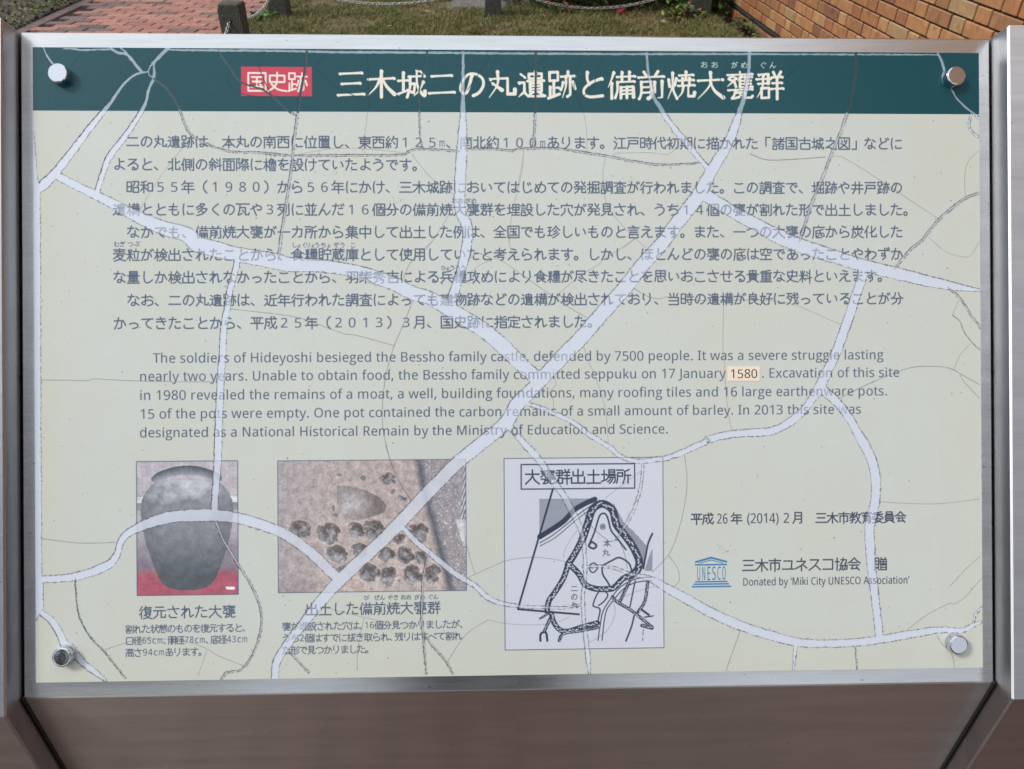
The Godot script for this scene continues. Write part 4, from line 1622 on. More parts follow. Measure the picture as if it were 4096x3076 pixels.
# surface nets: one corner in each cell that the surface crosses
func skin(st: SurfaceTool, bones: Array, cell: float, blend: float) -> void:
	var lo := Vector3.ONE * 1e9
	var hi := -lo
	for b: Array in bones:
		for k in 2:
			lo = lo.min(b[k] - Vector3.ONE * (b[2 + k] + cell * 2.0))
			hi = hi.max(b[k] + Vector3.ONE * (b[2 + k] + cell * 2.0))
	var n := Vector3i(((hi - lo) / cell).ceil()) + Vector3i.ONE
	var v := PackedFloat32Array()
	v.resize(n.x * n.y * n.z)
	var i := 0
	for z in n.z:
		for y in n.y:
			var x := 0
			while x < n.x:
				var d := bone_field(lo + Vector3(x, y, z) * cell, bones, blend)
				v[i] = d
				# far from the surface, the next cells are far too
				var leap := clampi(int((absf(d) - blend) / cell) - 1, 0, n.x - 1 - x)
				for s in leap: v[i + s + 1] = d
				i += leap + 1
				x += leap + 1
	var step: Array[int] = [1, n.x, n.x * n.y]
	var corner := {}
	var at := PackedVector3Array()
	for z in n.z - 1:
		for y in n.y - 1:
			for x in n.x - 1:
				var o := x + n.x * (y + n.y * z)
				var first := v[o] < 0.0
				var mixed_ := false
				for k in range(1, 8):
					if (v[o + (k & 1) * step[0] + ((k >> 1) & 1) * step[1] + (k >> 2) * step[2]] < 0.0) != first:
						mixed_ = true
						break
				if not mixed_: continue
				var sum := Vector3.ZERO
				var m := 0
				for k in 8:
					for ax in 3:
						if k & (1 << ax): continue
						var p: int = o + (k & 1) * step[0] + ((k >> 1) & 1) * step[1] + (k >> 2) * step[2]
						var q: int = p + step[ax]
						if (v[p] < 0.0) != (v[q] < 0.0):
							var w := Vector3(k & 1, (k >> 1) & 1, k >> 2)
							w[ax] += v[p] / (v[p] - v[q])
							sum += w
							m += 1
				corner[o] = at.size()
				at.append(lo + (Vector3(x, y, z) + sum / m) * cell)
	var norm := PackedVector3Array()
	var tone := PackedColorArray()
	for p in at:
		var e := cell * 0.5
		norm.append(Vector3(bone_field(p + Vector3(e, 0, 0), bones, blend) - bone_field(p - Vector3(e, 0, 0), bones, blend), bone_field(p + Vector3(0, e, 0), bones, blend) - bone_field(p - Vector3(0, e, 0), bones, blend), bone_field(p + Vector3(0, 0, e), bones, blend) - bone_field(p - Vector3(0, 0, e), bones, blend)).normalized())
		tone.append(bone_tone(p, bones).srgb_to_linear())
	for o: int in corner:
		for ax in 3:
			var b: int = (ax + 1) % 3
			var c: int = (ax + 2) % 3
			var q: int = o + step[ax]
			if q >= v.size() or (v[o] < 0.0) == (v[q] < 0.0): continue
			var ring := [o, o - step[b], o - step[b] - step[c], o - step[c]]
			var ok := true
			for r in ring:
				if not corner.has(r): ok = false
			if not ok: continue
			var order := [0, 1, 2, 0, 2, 3] if v[o] < 0.0 else [0, 2, 1, 0, 3, 2]
			for k in [order[0], order[2], order[1], order[3], order[5], order[4]]:
				var w: int = corner[ring[k]]
				st.set_normal(norm[w])
				st.set_color(tone[w])
				st.add_vertex(at[w])


func build_person() -> void:
	var root := base("person", "person in a dark jacket standing before the sign, mirrored in its steel", "person", Vector3(-0.02, 0, 0.42))
	var coat := c8(46, 48, 56)
	var legs := c8(40, 40, 46)
	var shoe := c8(30, 28, 28)
	var flesh := c8(196, 150, 124)
	var hair := c8(30, 26, 24)
	var b: Array = []
	for s in [-1.0, 1.0]:
		b.append([Vector3(0.09 * s, 0.86, 0.02), Vector3(0.105 * s, 0.47, 0.0), 0.088, 0.060, legs])
		b.append([Vector3(0.105 * s, 0.47, 0.0), Vector3(0.11 * s, 0.09, 0.04), 0.060, 0.042, legs])
		b.append([Vector3(0.11 * s, 0.045, 0.06), Vector3(0.125 * s, 0.035, -0.12), 0.042, 0.034, shoe])
		b.append([Vector3(0.175 * s, 1.33, 0.02), Vector3(0.235 * s, 1.06, -0.04), 0.058, 0.046, coat])
		b.append([Vector3(0.235 * s, 1.06, -0.04), Vector3(0.115 * s, 1.165, -0.29), 0.045, 0.033, coat])
		b.append([Vector3(0.115 * s, 1.165, -0.29), Vector3(0.103 * s, 1.175, -0.335), 0.026, 0.026, flesh])
		b.append([Vector3(0.06 * s, 1.30, 0.02), Vector3(0.165 * s, 1.33, 0.02), 0.080, 0.062, coat])
	b.append([Vector3(0, 0.90, 0.02), Vector3(0, 1.08, 0.02), 0.135, 0.125, coat])
	b.append([Vector3(0, 1.08, 0.02), Vector3(0, 1.27, 0.02), 0.125, 0.135, coat])
	b.append([Vector3(0, 1.32, 0.02), Vector3(0, 1.43, -0.02), 0.058, 0.050, flesh])
	b.append([Vector3(0, 1.50, -0.035), Vector3(0, 1.54, -0.01), 0.078, 0.092, flesh])
	b.append([Vector3(0, 1.455, -0.085), Vector3(0, 1.50, -0.07), 0.040, 0.058, flesh])
	b.append([Vector3(0, 1.505, -0.125), Vector3(0, 1.478, -0.142), 0.008, 0.013, flesh])
	for s in [-1.0, 1.0]:
		b.append([Vector3(0.088 * s, 1.51, -0.02), Vector3(0.09 * s, 1.48, -0.025), 0.014, 0.010, flesh])
		b.append([Vector3(0.033 * s, 1.512, -0.117), Vector3(0.033 * s, 1.512, -0.118), 0.010, 0.010, hair])
	b.append([Vector3(0.02, 1.452, -0.131), Vector3(-0.02, 1.452, -0.131), 0.006, 0.006, c8(150, 84, 78)])
	b.append([Vector3(0, 1.565, -0.03), Vector3(0, 1.53, 0.035), 0.088, 0.084, hair])
	var st := tool()
	skin(st, b, 0.016, 0.028)
	# hands: palm and five fingers closing on the phone's short edges
	for s in [-1.0, 1.0]:
		var h: Array = []
		var wrist := Vector3(0.103 * s, 1.175, -0.335)
		var palm := Vector3(0.098 * s, 1.178, -0.372)
		h.append([wrist, palm, 0.024, 0.022, flesh])
		for k in 4:
			var y := 1.206 - 0.017 * k
			var z := -0.392 + 0.012 * k
			var knuckle := Vector3(0.104 * s, y, z)
			var bend := Vector3(0.094 * s, y + 0.004, z - 0.034 + 0.004 * absf(k - 1.3))
			var tip := Vector3(0.072 * s, y + 0.004, z - 0.040 + 0.004 * absf(k - 1.3))
			h.append([palm, knuckle, 0.014, 0.0095, flesh])
			h.append([knuckle, bend, 0.0095, 0.0085, flesh])
			h.append([bend, tip, 0.0085, 0.0075, flesh])
		h.append([wrist, Vector3(0.088 * s, 1.196, -0.368), 0.017, 0.012, flesh])
		h.append([Vector3(0.088 * s, 1.196, -0.368), Vector3(0.064 * s, 1.216, -0.378), 0.011, 0.009, flesh])
		skin(st, h, 0.005, 0.006)
	var cloth := mat("clothes", Color.WHITE, 0.8)
	cloth.vertex_color_use_as_albedo = true
	put("body", st.commit(), cloth, root)
	st = tool()
	cbox(st, Vector3(-0.078, -0.0365, 0.004), Vector3(0.078, 0.0365, 0.012), 0.003)
	var turn := Transform3D(Basis(Vector3.RIGHT, deg_to_rad(-35.44)), Vector3(0, 1.2, 0))
	tag(put("phone", st.commit(), mat("phone_case", c8(34, 35, 40), 0.4), self, turn), "dark phone held up with both hands before the sign", "phone")


func build_trees() -> void:
	var spots := [[Vector3(-4.6, 0, 8.6), 6.4, "broad leafy tree behind the viewer, farthest left"], [Vector3(0.4, 0, 10.6), 7.2, "tallest leafy tree straight behind the viewer"], [Vector3(9.5, 0, 6.2), 6.6, "leafy tree far to the right, past the end of the brick wall"]]
	var card := leaf_mesh(0.17, 0.06)
	for e in spots:
		var root := base("tree", e[2], "tree", e[0], "trees behind the viewer")
		var h: float = e[1]
		var st := tool()
		tube(st, [Vector3(0, -0.2, 0), Vector3(0.05, h * 0.2, 0.03), Vector3(0.0, h * 0.45, -0.05), Vector3(0.06, h * 0.8, 0)], 0.16, 9, 0.25)
		var tips: Array = []
		for k in 13:
			var a := k * 2.4
			var y := h * lerpf(0.28, 0.85, k / 12.0)
			var reach := h * lerpf(0.30, 0.12, k / 12.0)
			var tip := Vector3(cos(a) * reach, y + reach * 0.55, sin(a) * reach)
			tube(st, [Vector3(0.02, y - 0.2, 0), Vector3(tip.x * 0.5, y + reach * 0.15, tip.z * 0.5), tip], 0.05, 6, 0.3)
			tips.append(tip)
			tips.append(Vector3(tip.x * 0.55, y + reach * 0.25, tip.z * 0.55))
		put("trunk", st.commit(), M.twig, root)
		var at: Array = []
		var tint: Array = []
		for k in 5200:
			var t: Vector3 = tips[rng.randi() % tips.size()]
			var p := t + Vector3(rng.randfn(), rng.randfn() * 0.7, rng.randfn()) * h * 0.075
			at.append(turned(p, rng.randf_range(-1.2, 0.8), rng.randf_range(0.7, 1.3)))
			var c := c8(74, 92, 44).lerp(c8(52, 70, 36), rng.randf())
			tint.append(c.srgb_to_linear())
		tag(scatter("crown", card, M.leaf, at, tint, root), "", "", "", "stuff")


# the signs of the writing: strokes on a 99 by 99 grid, ~ curved, or a part and the box it is set in
const SIGNS := """
口=0000 9900 9999 0099 0000
日=口 00009999;0050 9950
目=口 00009999;0033 9933;0066 9966
田=口 00009999;5000 5099;0050 9950
木=0030 9930;5000 5099;~4530 3060 0090;~5530 7060 9990
キ=0028 9928;5800 5899;~5228 3558 0080;6248 9972
土=1036 8936;5000 5098;0098 9998
ド=0034 9934;5000 5080;0090 9976
亻=~8000 5025 0055;5040 5099
彳=~7000 4018 0535;~8028 4555 0068;5552 5599
氵=2000 8018;0034 7050;~0599 5085 9055
訁=4000 6010;0016 9916;1535 8535;1553 8553;口 12709099
貝=目 12008878;~3582 2092 0099;~6582 8090 9999
糸=~5500 3015 1030 5042;~8018 5040 0562 9558;4560 4599;~1870 1585 0095;7068 9090
足=口 10008532;4832 4892;4860 9560;1555 1594;0098 9984
阝=0000 0099;0000 8000 4535;~4535 8045 8565 7080 4078
扌=0024 9924;5800 5890 3098;0065 9948
禾=~8500 5008 1012;0034 9934;5008 5099;~4836 3560 0082;5848 9572
衤=5000 5014;1022 8822;~8822 5050 0070;5050 5099;~9548 7058;~5558 9580
ヒ=1025 2052;8822 7248;~5000 4850 0099;~5055 6575 9599
王=0508 9508;1545 8545;5008 5090;0092 9992
米=2005 3530;8502 7030;0042 9942;5000 5099;~4648 3065 0085;~5448 7062 9982
女=~4500 3035 1565 5580 9099;~7525 6560 4080 0099;0028 9928
月=~1800 1860 1085 0099;1800 9900 9990 7599;1832 9932;1864 9964
辶=0808 2420;0240 2240 2276;~2276 1085 0094;~2276 4092 9994
攵=~3500 2025 0045;2522 9822;~7822 6060 0099;~2835 5575 9999
广=5000 5012;0812 9912;~0812 0860 0099
瓦=0008 9908;~3008 2560 1592 4580;3035 7035 7090 9590 9975;4855 5870
亦=5000 5016;0018 9918;~3518 3555 1099;6518 6588 4595;~1540 1055 0068;8540 9966
国=口 08069394;2526 7526;3048 7048;2275 7875;5026 5075;6255 7068
史=1418 8618 8650 1450 1418;~5004 4850 3575 0695;~2260 5085 9595
跡=足 04064296;亦 47069696
三=1215 8815;1850 8250;0588 9588
㐃=木 05069596
城=ド 04104090;4025 9525;~4525 4560 3595;4550 6250 5882 5078;~6806 7055 8585 9592 9678;~9045 7575 5892;8008 9018
二=1522 8522;0680 9480
丸=~3506 3550 0694;1030 7030 7085 9585 9570;~1845 5070
の=~5020 4060 2882 1270 1545 3518 6015 8530 9055 7580 5590
遺=辶 04069596;4014 8414 8430 4030 4014;6206 6238;3438 9238;目 44468476;~5278 4484 3890;~7578 8284 9090
と=~3506 3530 4248;~8530 5042 2562 2582 4592 8890
備=亻 04062896;3422 9822;5206 5234;7806 7834;3640 9640;~3640 3670 2894;4858 4896;4858 9258 9294;6958 6996;4870 9270;4882 9282
前=2504 3418;7404 6518;0522 9522;月 08385096;6240 6275;8838 8894 7296
焼=ヒ 04063896;4416 9416;6804 6830;4234 9634;5626 5650;8026 8050;4052 9852;~5852 5575 3895;7652 7690 9690 9878
大=0632 9432;~5005 4850 0695;~5040 6570 9595
甕=0612 9412;5003 5012;~2616 1026 3034;~3624 2040 0652;3036 3654;~5514 4826 4234;5022 5056;5022 9222;5034 8834;5045 8845;5056 9456;7016 7056;瓦 08629497
群=1210 4610 4642;0426 5426;1042 4642;~2812 2555 0690;口 22584892;6404 7018;9004 8218;5822 9622;6042 9442;5462 9962;7722 7798
本=木 05069596;3074 7074
南=0516 9516;5004 5028;1030 1096;1030 9030 9094 7896;3638 4252;6438 5852;2854 7254;2872 7272;5054 5092
西=0510 9510;口 12309092;~3810 3845 2258;6010 6052 8258
位=亻 04062896;6406 6422;3626 9626;4638 5380;8636 7684;3292 9892
置=1406 8606 8626 1426 1406;3806 3826;6206 6226;1436 8836;5028 5046;目 34468484;1444 1493 9493
東=0516 9516;5004 5098;口 18288860;1844 8844;~4862 3080 0694;~5262 7280 9694
約=糸 04064696;~6404 5825 4840;5822 9222 9085 7894;6248 7465
北=3806 3896;0832 3832;0688 3874;6206 6288 9488 9472;9226 6244
江=氵 06063096;4016 9216;6616 6690;3490 9690
戸=0810 9210;1832 8632 8656 1856;~1832 1865 0696
時=日 06123884;5018 9018;7004 7034;4234 9834;4456 9856;8238 8290 6696;5266 6280
代=亻 04063296;3638 9630;~5806 6250 7082 9492 9674;7806 9020
初=衤 04064696;5018 9218 9086 7494;~6818 6555 4690
期=0622 5222;1606 1670;4206 4270;1638 4238;1654 4254;0470 5470;~2074 1686 0696;3874 5090;月 60089596
描=扌 04063696;4218 9818;5606 5630;8206 8230;田 46429694
諸=訁 04064096;4820 9020;6806 6836;4236 9836;~9408 7040 4262;日 56569094
古=0626 9426;5004 5050;口 20509094
之=5004 5018;~1630 7830 5060 1482;~1484 3578 5590 9494
図=口 08069394;3226 3840;5422 5838;~7424 6055 2482;~2650 5062 7884
側=亻 04062896;目 34146670;~4074 3886 3096;6074 6892;7814 7872;9406 9492 8296
斜=~2804 1824 0436;~2804 4020 5434;1436 4436;0652 5252;2836 2894 2090;~1662 0880;~4262 5278;6210 7424;5832 7046;5466 9858;8604 8696
面=0608 9408;~5008 4622;1024 9024 9094 1094 1024;3624 3694;6424 6494;3646 6446;3668 6468
際=阝 06063496;~5206 4624 3640;4614 6414 4444;6812 9212 6840;~7018 9042;4852 9052;4066 9866;7066 7094 6294;~5474 4890;8474 9688
櫓=キ 04063896;~6004 5014 4424;5610 7810 7022;田 48229446;4650 4460;6050 6160;7650 7860;9250 9660;日 50689096
設=訁 04064296;5608 5630 4642;5608 8208 8236 9636;5050 9250;~9050 7278 4496;~5650 7278 9896
昭=日 06143886;4810 9410 9042 8244;~6410 6032 4646;口 52569292
和=禾 04065296;口 60229482
年=~2804 2020 0636;2222 9022;2444 8844;2444 2470;0470 9670;5422 5498
発=~1210 4210 2836 0450;1624 2834;~6204 7425 9648;9010 7824;2844 7244;1262 8862;~3844 3870 1096;6444 6490 9490 9478
掘=扌 04063496;4408 9408 9430 4430;~4408 4460 3696;7034 7092;5246 5262 9262 9246;4872 4892 9492 9472
調=訁 04064096;~4808 4860 4096;4808 9408 9492 8496;5624 8624;7012 7040;5640 8640;口 58528678
査=0616 9416;5004 5044;~4616 3030 0644;~5416 7030 9444;2848 2894;7248 7294;2848 7248;2864 7264;2879 7279;0694 9494
行=彳 04063896;4614 9214;4040 9840;7640 7690 5896
堀=ド 04103890;4408 9408 9430 4430;~4408 4460 3696;7034 7092;5246 5262 9262 9246;4872 4892 9492 9472
井=0830 9230;0460 9660;~3406 3460 1496;6606 6696
構=キ 04063896;4414 9614;4428 9628;5804 5840;8204 8240;4040 9840;4850 4896;4850 9450 9492 8496;4866 9466;4080 9880;7140 7180
多=~4804 3422 1036;~4010 7210 4040 1450;3420 5030;~6040 4060 2472;~5446 9046 5882 1296;4862 6474
列=0612 5612;~2612 2030 0648;2434 5034;~5034 4070 1096;2248 3662;6814 6870;9006 9090 7496
並=3004 3816;7004 6216;0820 9220;3820 3890;6220 6290;1840 2870;8240 7270;0492 9692
個=亻 04062896;口 36089694;4834 8434;6618 6648;口 52488478
分=~3806 2835 0450;~6206 7235 9650;2250 7650 7285 5894;~4650 4275 1096
埋=ド 04103890;口 46109452;4632 9432;7010 7092;4672 9472;4092 9892
穴=5004 5018;0818 0836;0818 9218 9236;~3640 3270 0696;~6240 6870 9696
見=目 24067664;~3866 3482 0896;6266 6290 9290 9476
割=3404 3414;0814 0828;0814 6014 6028;1636 5436;1650 5450;0664 6264;3428 3464;口 16725694;7414 7474;9406 9490 8096
形=0612 5612;0644 5844;2012 2050;~2050 1880 0696;4412 4496;~9206 7822 6236;~9638 8055 6066;~9866 8284 5696
出=5004 5092;1818 1844 8244 8218;0854 0892 9292 9254
㐄=土 06089694
一=0650 9450
所=0610 4810;1228 4428 4450 1250;~1228 1260 0694;~8806 7414 5618;~5818 5860 4696;5844 9844;8044 8096
集=~3604 2620 0836;2416 2460;5804 5216;2416 9016;2430 8630;2445 8645;2459 9259;5616 5659;0672 9472;5062 5098;~4474 2886 0696;~5674 7286 9696
中=1026 9026 9064 1064 1026;5004 5098
例=亻 04062496;3012 6412;~4212 3832 2852;3834 6034;~6034 5270 3296;3650 4864;7414 7470;9406 9490 8096
全=~5004 3026 0442;~5004 7026 9642;2646 7446;2068 8068;0892 9292;5046 5092
珍=王 04103684;~6804 5624 4036;~6804 8022 9836;~7236 6244 5250;~8048 6662 4670;~9262 7280 4496
言=訁 08049296
底=广 06049898;~8632 6038 3644;3244 3290 5478;3262 9262;~6238 6865 8084 9484 9674;3696 7496
炭=5004 5022;1808 1824 8424 8408;0632 9632;~1432 1465 0496;2850 3466;8448 7262;~5440 5070 2296;~5664 7084 9696
化=亻 04063696;~9020 6848 4458;5806 5888 9488 9672
麦=0812 9212;1426 8626;0442 9642;5004 5042;~4042 2864 0680;3256 7856;~7856 5682 1098;~3460 6086 9696
粒=米 04104496;7006 7022;5026 9626;5638 6276;8836 8080;4692 9892
検=キ 04063896;~6804 5626 4038;~6804 8224 9836;5436 8236;口 48489066;6836 6868;~6868 6085 3896;~7068 8085 9896
食=~5004 3026 0442;~5004 7026 9642;5022 5036;2438 7638 7664;2452 7652;2464 7664;2438 2492 4682;~8468 5874;~5068 7084 9294
糧=米 04104096;日 52089028;4434 9834;口 50429266;5054 9254;7042 7090;4878 9478;4492 9892
貯=貝 04064096;7204 7216;4816 4832;4816 9616 9632;4646 9846;7246 7290 5694
蔵=0612 9412;3204 3222;6804 6822;1428 9428;~1428 1460 0496;2640 5640;2640 2682 5682;2654 4854 4868 2668;4040 4054;4068 4082;~6022 6650 7680 9092 9676;~8648 7272 5092;7620 8626
庫=广 06049698;2628 9228;口 34388868;3453 8853;6018 6098;2480 9680
使=亻 04062896;3618 9618;口 42309054;~6606 6660 5278 3096;~4258 6080 9894
用=~1808 1860 0896;1808 8808 8890 7696;1836 8836;1864 8864;5308 5396
考=1820 7020;4404 4438;0438 9638;~9010 6040 0470;3456 7856;3456 3072 7872 7290 5696
空=5004 5014;0814 0832;0814 9214 9232;~3620 3440 1048;6420 6440 9040;1858 8258;5058 5090;0692 9492
量=日 22067830;0638 9438;口 20467870;2058 7858;5046 5092;1280 8880;0694 9494
羽=0812 4412 4488 3096;1428 2442;0672 4258;5412 9212 9288 7896;6028 7242;5272 9058
柴=2206 2238;2220 4220;0816 0840;0440 4634;5606 5636 9236 9226;9012 5624;0656 9456;5040 5098;~4658 3075 0690;~5458 7075 9690
秀=~8004 5012 1816;0626 9426;5012 5048;~4628 2842 0650;~5428 7242 9650;1656 6856 5872 8472 8292 6896;~3656 3480 0896
吉=0622 9422;5004 5044;1444 8644;口 22589092
兵=~8404 5412 2216;2214 2258;2234 9034;6834 6858;0460 9660;~3466 2482 0896;~6466 7882 9494
攻=0618 4818;2818 2876;0484 4870;攵 48049898
尽=1808 8408 8432;1832 8432;~1808 1850 0486;~5432 6860 9682;4056 5868;3476 6494
思=田 16068848;1458 0888;3256 3290 6890 7078;5056 5670;8056 9480
貴=2408 7608 7628 2428 2408;5004 5036;0636 9436;目 24447676;~3678 2888 0696;~6278 7686 9496
重=~8404 5410 1614;0624 9424;口 18348466;1850 8450;5010 5094;1480 8680;0694 9494
料=米 04104896;5816 7230;5438 6850;4872 9862;8404 8496
近=辶 04069596;~9008 6814 4618;~4818 4850 3880;4840 9640;7440 7484
建=4016 9016 9046 4046;3630 9830;4060 9060;3474 9674;6404 6482;0816 2816 1240;1240 3040;~3040 2270 0492;~0860 2884 5092 9694
物=~1606 1222 0438;1026 4026;2404 2496;0466 4454;~5604 5030 4244;5220 9620 9286 8094;~6820 6050 4670;~8222 7460 5090
当=5004 5030;2008 2826;8008 7226;1238 8638 8694 1494;1464 8664
良=5004 5016;2218 7618 7650;2234 7634;2250 7650;2218 2290 4880;~8856 6066;~4850 6880 9494
好=女 04064696;5412 9212 7238;7238 7290 5894;4850 9850
残=0610 4610;~2210 1830 0644;2032 4232;~4232 3672 0896;1846 3060;5024 9420;5042 9638;~6404 6850 7882 9092 9676;~9050 7280 5294;8006 9014
平=0812 9212;2820 3444;7420 6644;0454 9654;5012 5098
成=~1420 1460 0496;1420 9420;1444 4044 3874 3072;~5404 5850 7284 9092 9676;~8840 7072 4492;7204 8414
㐅=~2406 2460 0896;2406 8006 8090 6496;2434 8034;2462 8062
指=扌 04063896;8808 5422;5006 5034 9634 9624;日 50509494
定=5004 5016;0816 0836;0816 9216 9236;2240 7840;5040 5090;5064 8264;~2654 2474 0896;~2476 4290 9694
復=彳 04063296;~5204 4618 3630;4614 9414;日 48268852;~5854 5064 3876;5464 8664;~8664 6886 3498;~5070 7088 9898
元=2012 8012;0638 9438;~3638 3470 0696;6238 6288 9288 9470
状=2604 2696;0818 1438;0472 2456;3834 9834;~6604 6440 3496;~6640 7470 9696;8208 9220
態=~2404 1620 0620 4418;3610 4824;月 10264656;6004 6024 9424;9006 6014;6030 6052 9452;9232 6040;1264 0490;3062 3092 6892 7080;5060 5672;8262 9484
㐆=口 14129090
径=彳 04063496;4408 9008;~9008 7034 3850;~4814 7036 9850;4466 9466;6846 6892;3892 9892
胴=月 04084096;5008 5096;5008 9608 9692 8696;6026 8626;口 62428674
高=5004 5014;0614 9414;口 28247842;1052 1096;1052 9052 9092 8096;口 34647088
抜=扌 04063696;4222 9822;~6206 6050 3894;5848 8848;~8848 7278 4496;~5650 7278 9896;8206 9216
取=0610 5210;1410 1478;4210 4298;1432 4232;1452 4252;0482 5472;5818 9218;~9218 7860 5496;~6222 7260 9894
場=ド 04103890;日 52089036;4044 9844;~5244 4660 3670;5056 9456 9286 8294;~6656 6072 4486;~8056 7278 5696
市=5004 5018;0618 9418;1836 1886;1836 8236 8280 6884;5018 5098
教=0820 4420;2604 2636;0436 5036;~4808 2840 0456;1648 4048 2862;2862 2890 1494;0474 4866;攵 50049898
育=5004 5014;0614 9414;~4416 3232 1636;1636 7836;6224 8040;月 18468498
委=~8004 5410 2014;0624 9424;5010 5050;~4626 2840 0650;~5426 7240 9650;~4450 3474 7890 9098;~7464 5886 1098;0664 9464
員=口 26067624;目 20328476;~3678 2888 0696;~6478 7686 9496
会=~5004 3026 0442;~5004 7026 9642;2840 7240;1458 8658;~4258 2886;2886 7882;6670 8896
協=0632 3632;2004 2096;4818 9018 8842 7844;~6604 6230 4846;4060 6260 6088 5490;~5048 4875 3896;7060 9660 9488 8490;~8248 8075 6896
贈=貝 04064096;5404 6016;8804 8216;田 48189450;日 52589494
カ=1228 8628 8085 6090;~4805 4550 1292
ユ=1822 7822 7282;0682 9482
ネ=5004 5018;1626 8026;~8026 5056 0680;5054 5096;6454 9076
ス=1616 8016;~8016 5060 0892;~5456 7270 9290
コ=1416 8616 8686;1286 8686
あ=1820 8016;~4504 4240 4870 5492;~7234 6065 3290 1480 2255 6045 9055 8880 6094
い=~1520 1560 2882 4070;~7428 8645 9065
う=~3006 5010 6816;~1240 5028 8040 7870 4096
え=~3406 5010 6814;1634 7632;~7632 4060 0892;~4260 5665 6090 9490
お=0626 6222;~3606 3660 3284 1480 1068 5048 8855 8880 5492;~7016 9030
か=~0632 6030 6450 5884 3490;~4006 3050 1094;~7226 8445 9466
き=1620 8016;1440 8636;~4404 6040 7464;~1872 2490 7492
く=~7206 2850 7494
け=~1808 1050 1694;3630 9430;~7206 7450 6880 4896
こ=~2018 5022 7818;~1666 1886 5092 8888
さ=0630 9224;~4404 6046 7666;~1872 2690 7292
し=~2806 2660 3890 6490 9070
す=0622 9422;~5804 5850 4268 3258 4044 5852 6275 4096
せ=0636 9632;~7210 7250 6864;~2812 2870 4090 8290
そ=2012 7812;7812 0846;~0846 9242;~8244 5056 4880 7494
た=0622 5820;~3404 2650 0892;~5642 9040;~5270 5688 9288
ち=0826 8820;~4206 3036 1858 5042 8656 8280 3694
つ=~0636 5022 9040 8274 3890
っ=つ 14348898
て=0820 9216;~7020 4046 5276 7890
で=0820 8816;~6820 4046 5276 7690;7436 8048;8630 9442
ど=~3006 3230 3848;~7630 4544 2066 2684 4892 8290;7010 8022;8606 9618
な=0822 5420;~3604 2640 0864;7020 9236;~6440 6468 5688 3486 4068 6470 9288
に=~1808 1250 1894;~4826 9024;~4670 5086 9284
は=~1808 1050 1694;3630 9628;~7006 7060 6486 4486 4070 6068 9686
ひ=~0822 4418 1456 3286 6078 6830 7046 9264
び=~0822 4418 1456 3286 6078 6830 7046 9264;8010 8622;9206 9818
ぶ=~4006 5612;~4826 6050 5886 4092;~2050 0880;~7054 9474;7814 8626;9008 9820
べ=0460 3034 9478;7020 8034;8612 9626
ほ=~1808 1050 1694;4016 9414;3840 9638;~7016 7060 6486 4486 4070 6068 9686
ま=1420 8620;1444 8644;~5206 5464 4688 2486 2670 5068 9290
む=0826 5626;~3206 3260 2074 1660 2650 3470 3688 8086 8466;7626 9444
め=~1626 2850 4484;~6206 5044 2888 1274 2440 6226 9244 8878 5892
も=~4404 3650 4090 7690 8268;1228 7228;1052 7052
や=~0648 6020 8834 8054 5850;~2622 3460 5096;~4806 6020
よ=~5206 5264 4288 2084 2468 5064 9288;5430 8828
ょ=よ 16307898
ら=~3006 6016;~2028 1664 5046 8260 7886 3094
り=~2408 1840 2656;~7006 7450 6076 3896
る=2012 7812;7812 1462;~1462 5840 8860 8088 5092 4878 5472 6884
れ=2806 2896;~0630 4426;4426 0678;~2858 6024 6860 7288 9674
ろ=2012 7812;7812 1264;~1264 5842 8862 7888 3694
わ=2806 2896;0630 4426;4426 0678;~2858 5632 8840 9064 5892
を=1020 8218;~4604 3234 1656;~1656 4440 5270;~8840 4058 3080 5092 8690
ん=5204 0694;~0694 3456 5060 5884 7090 9462
が=~0632 5630 6050 5484 2890;~3806 2850 1094;~6630 7848 8466;7612 8424;9006 9818
ぎ=1222 7018;1042 7638;~3804 5440 6864;~1472 2090 6892;7612 8424;9006 9818
ぐ=~6606 2250 6894;7226 8038;8818 9630
じ=~2806 2660 3890 6490 9070;5820 6634;7414 8228
ず=0622 9422;~5804 5850 4268 3258 4044 5852 6275 4096;7404 8016;8800 9412
ぜ=0636 9232;~6610 6650 6264;~2412 2470 3690 7890;7808 8620;9004 9816
ぞ=2012 6812;6812 0846;~0846 8642;~7644 4856 4280 6894;7808 8620;9004 9816
だ=0622 5820;~3404 2650 0892;~5642 8640;~5270 5688 8888;7212 8024;8806 9618
、=~0672 2890
。=~1068 2268 3080 2292 1092 0480 1068
「=9004 5604 5670
」=4430 4494 1094
（=~9004 6830 6870 9096
）=~1004 3230 3270 1096
"""

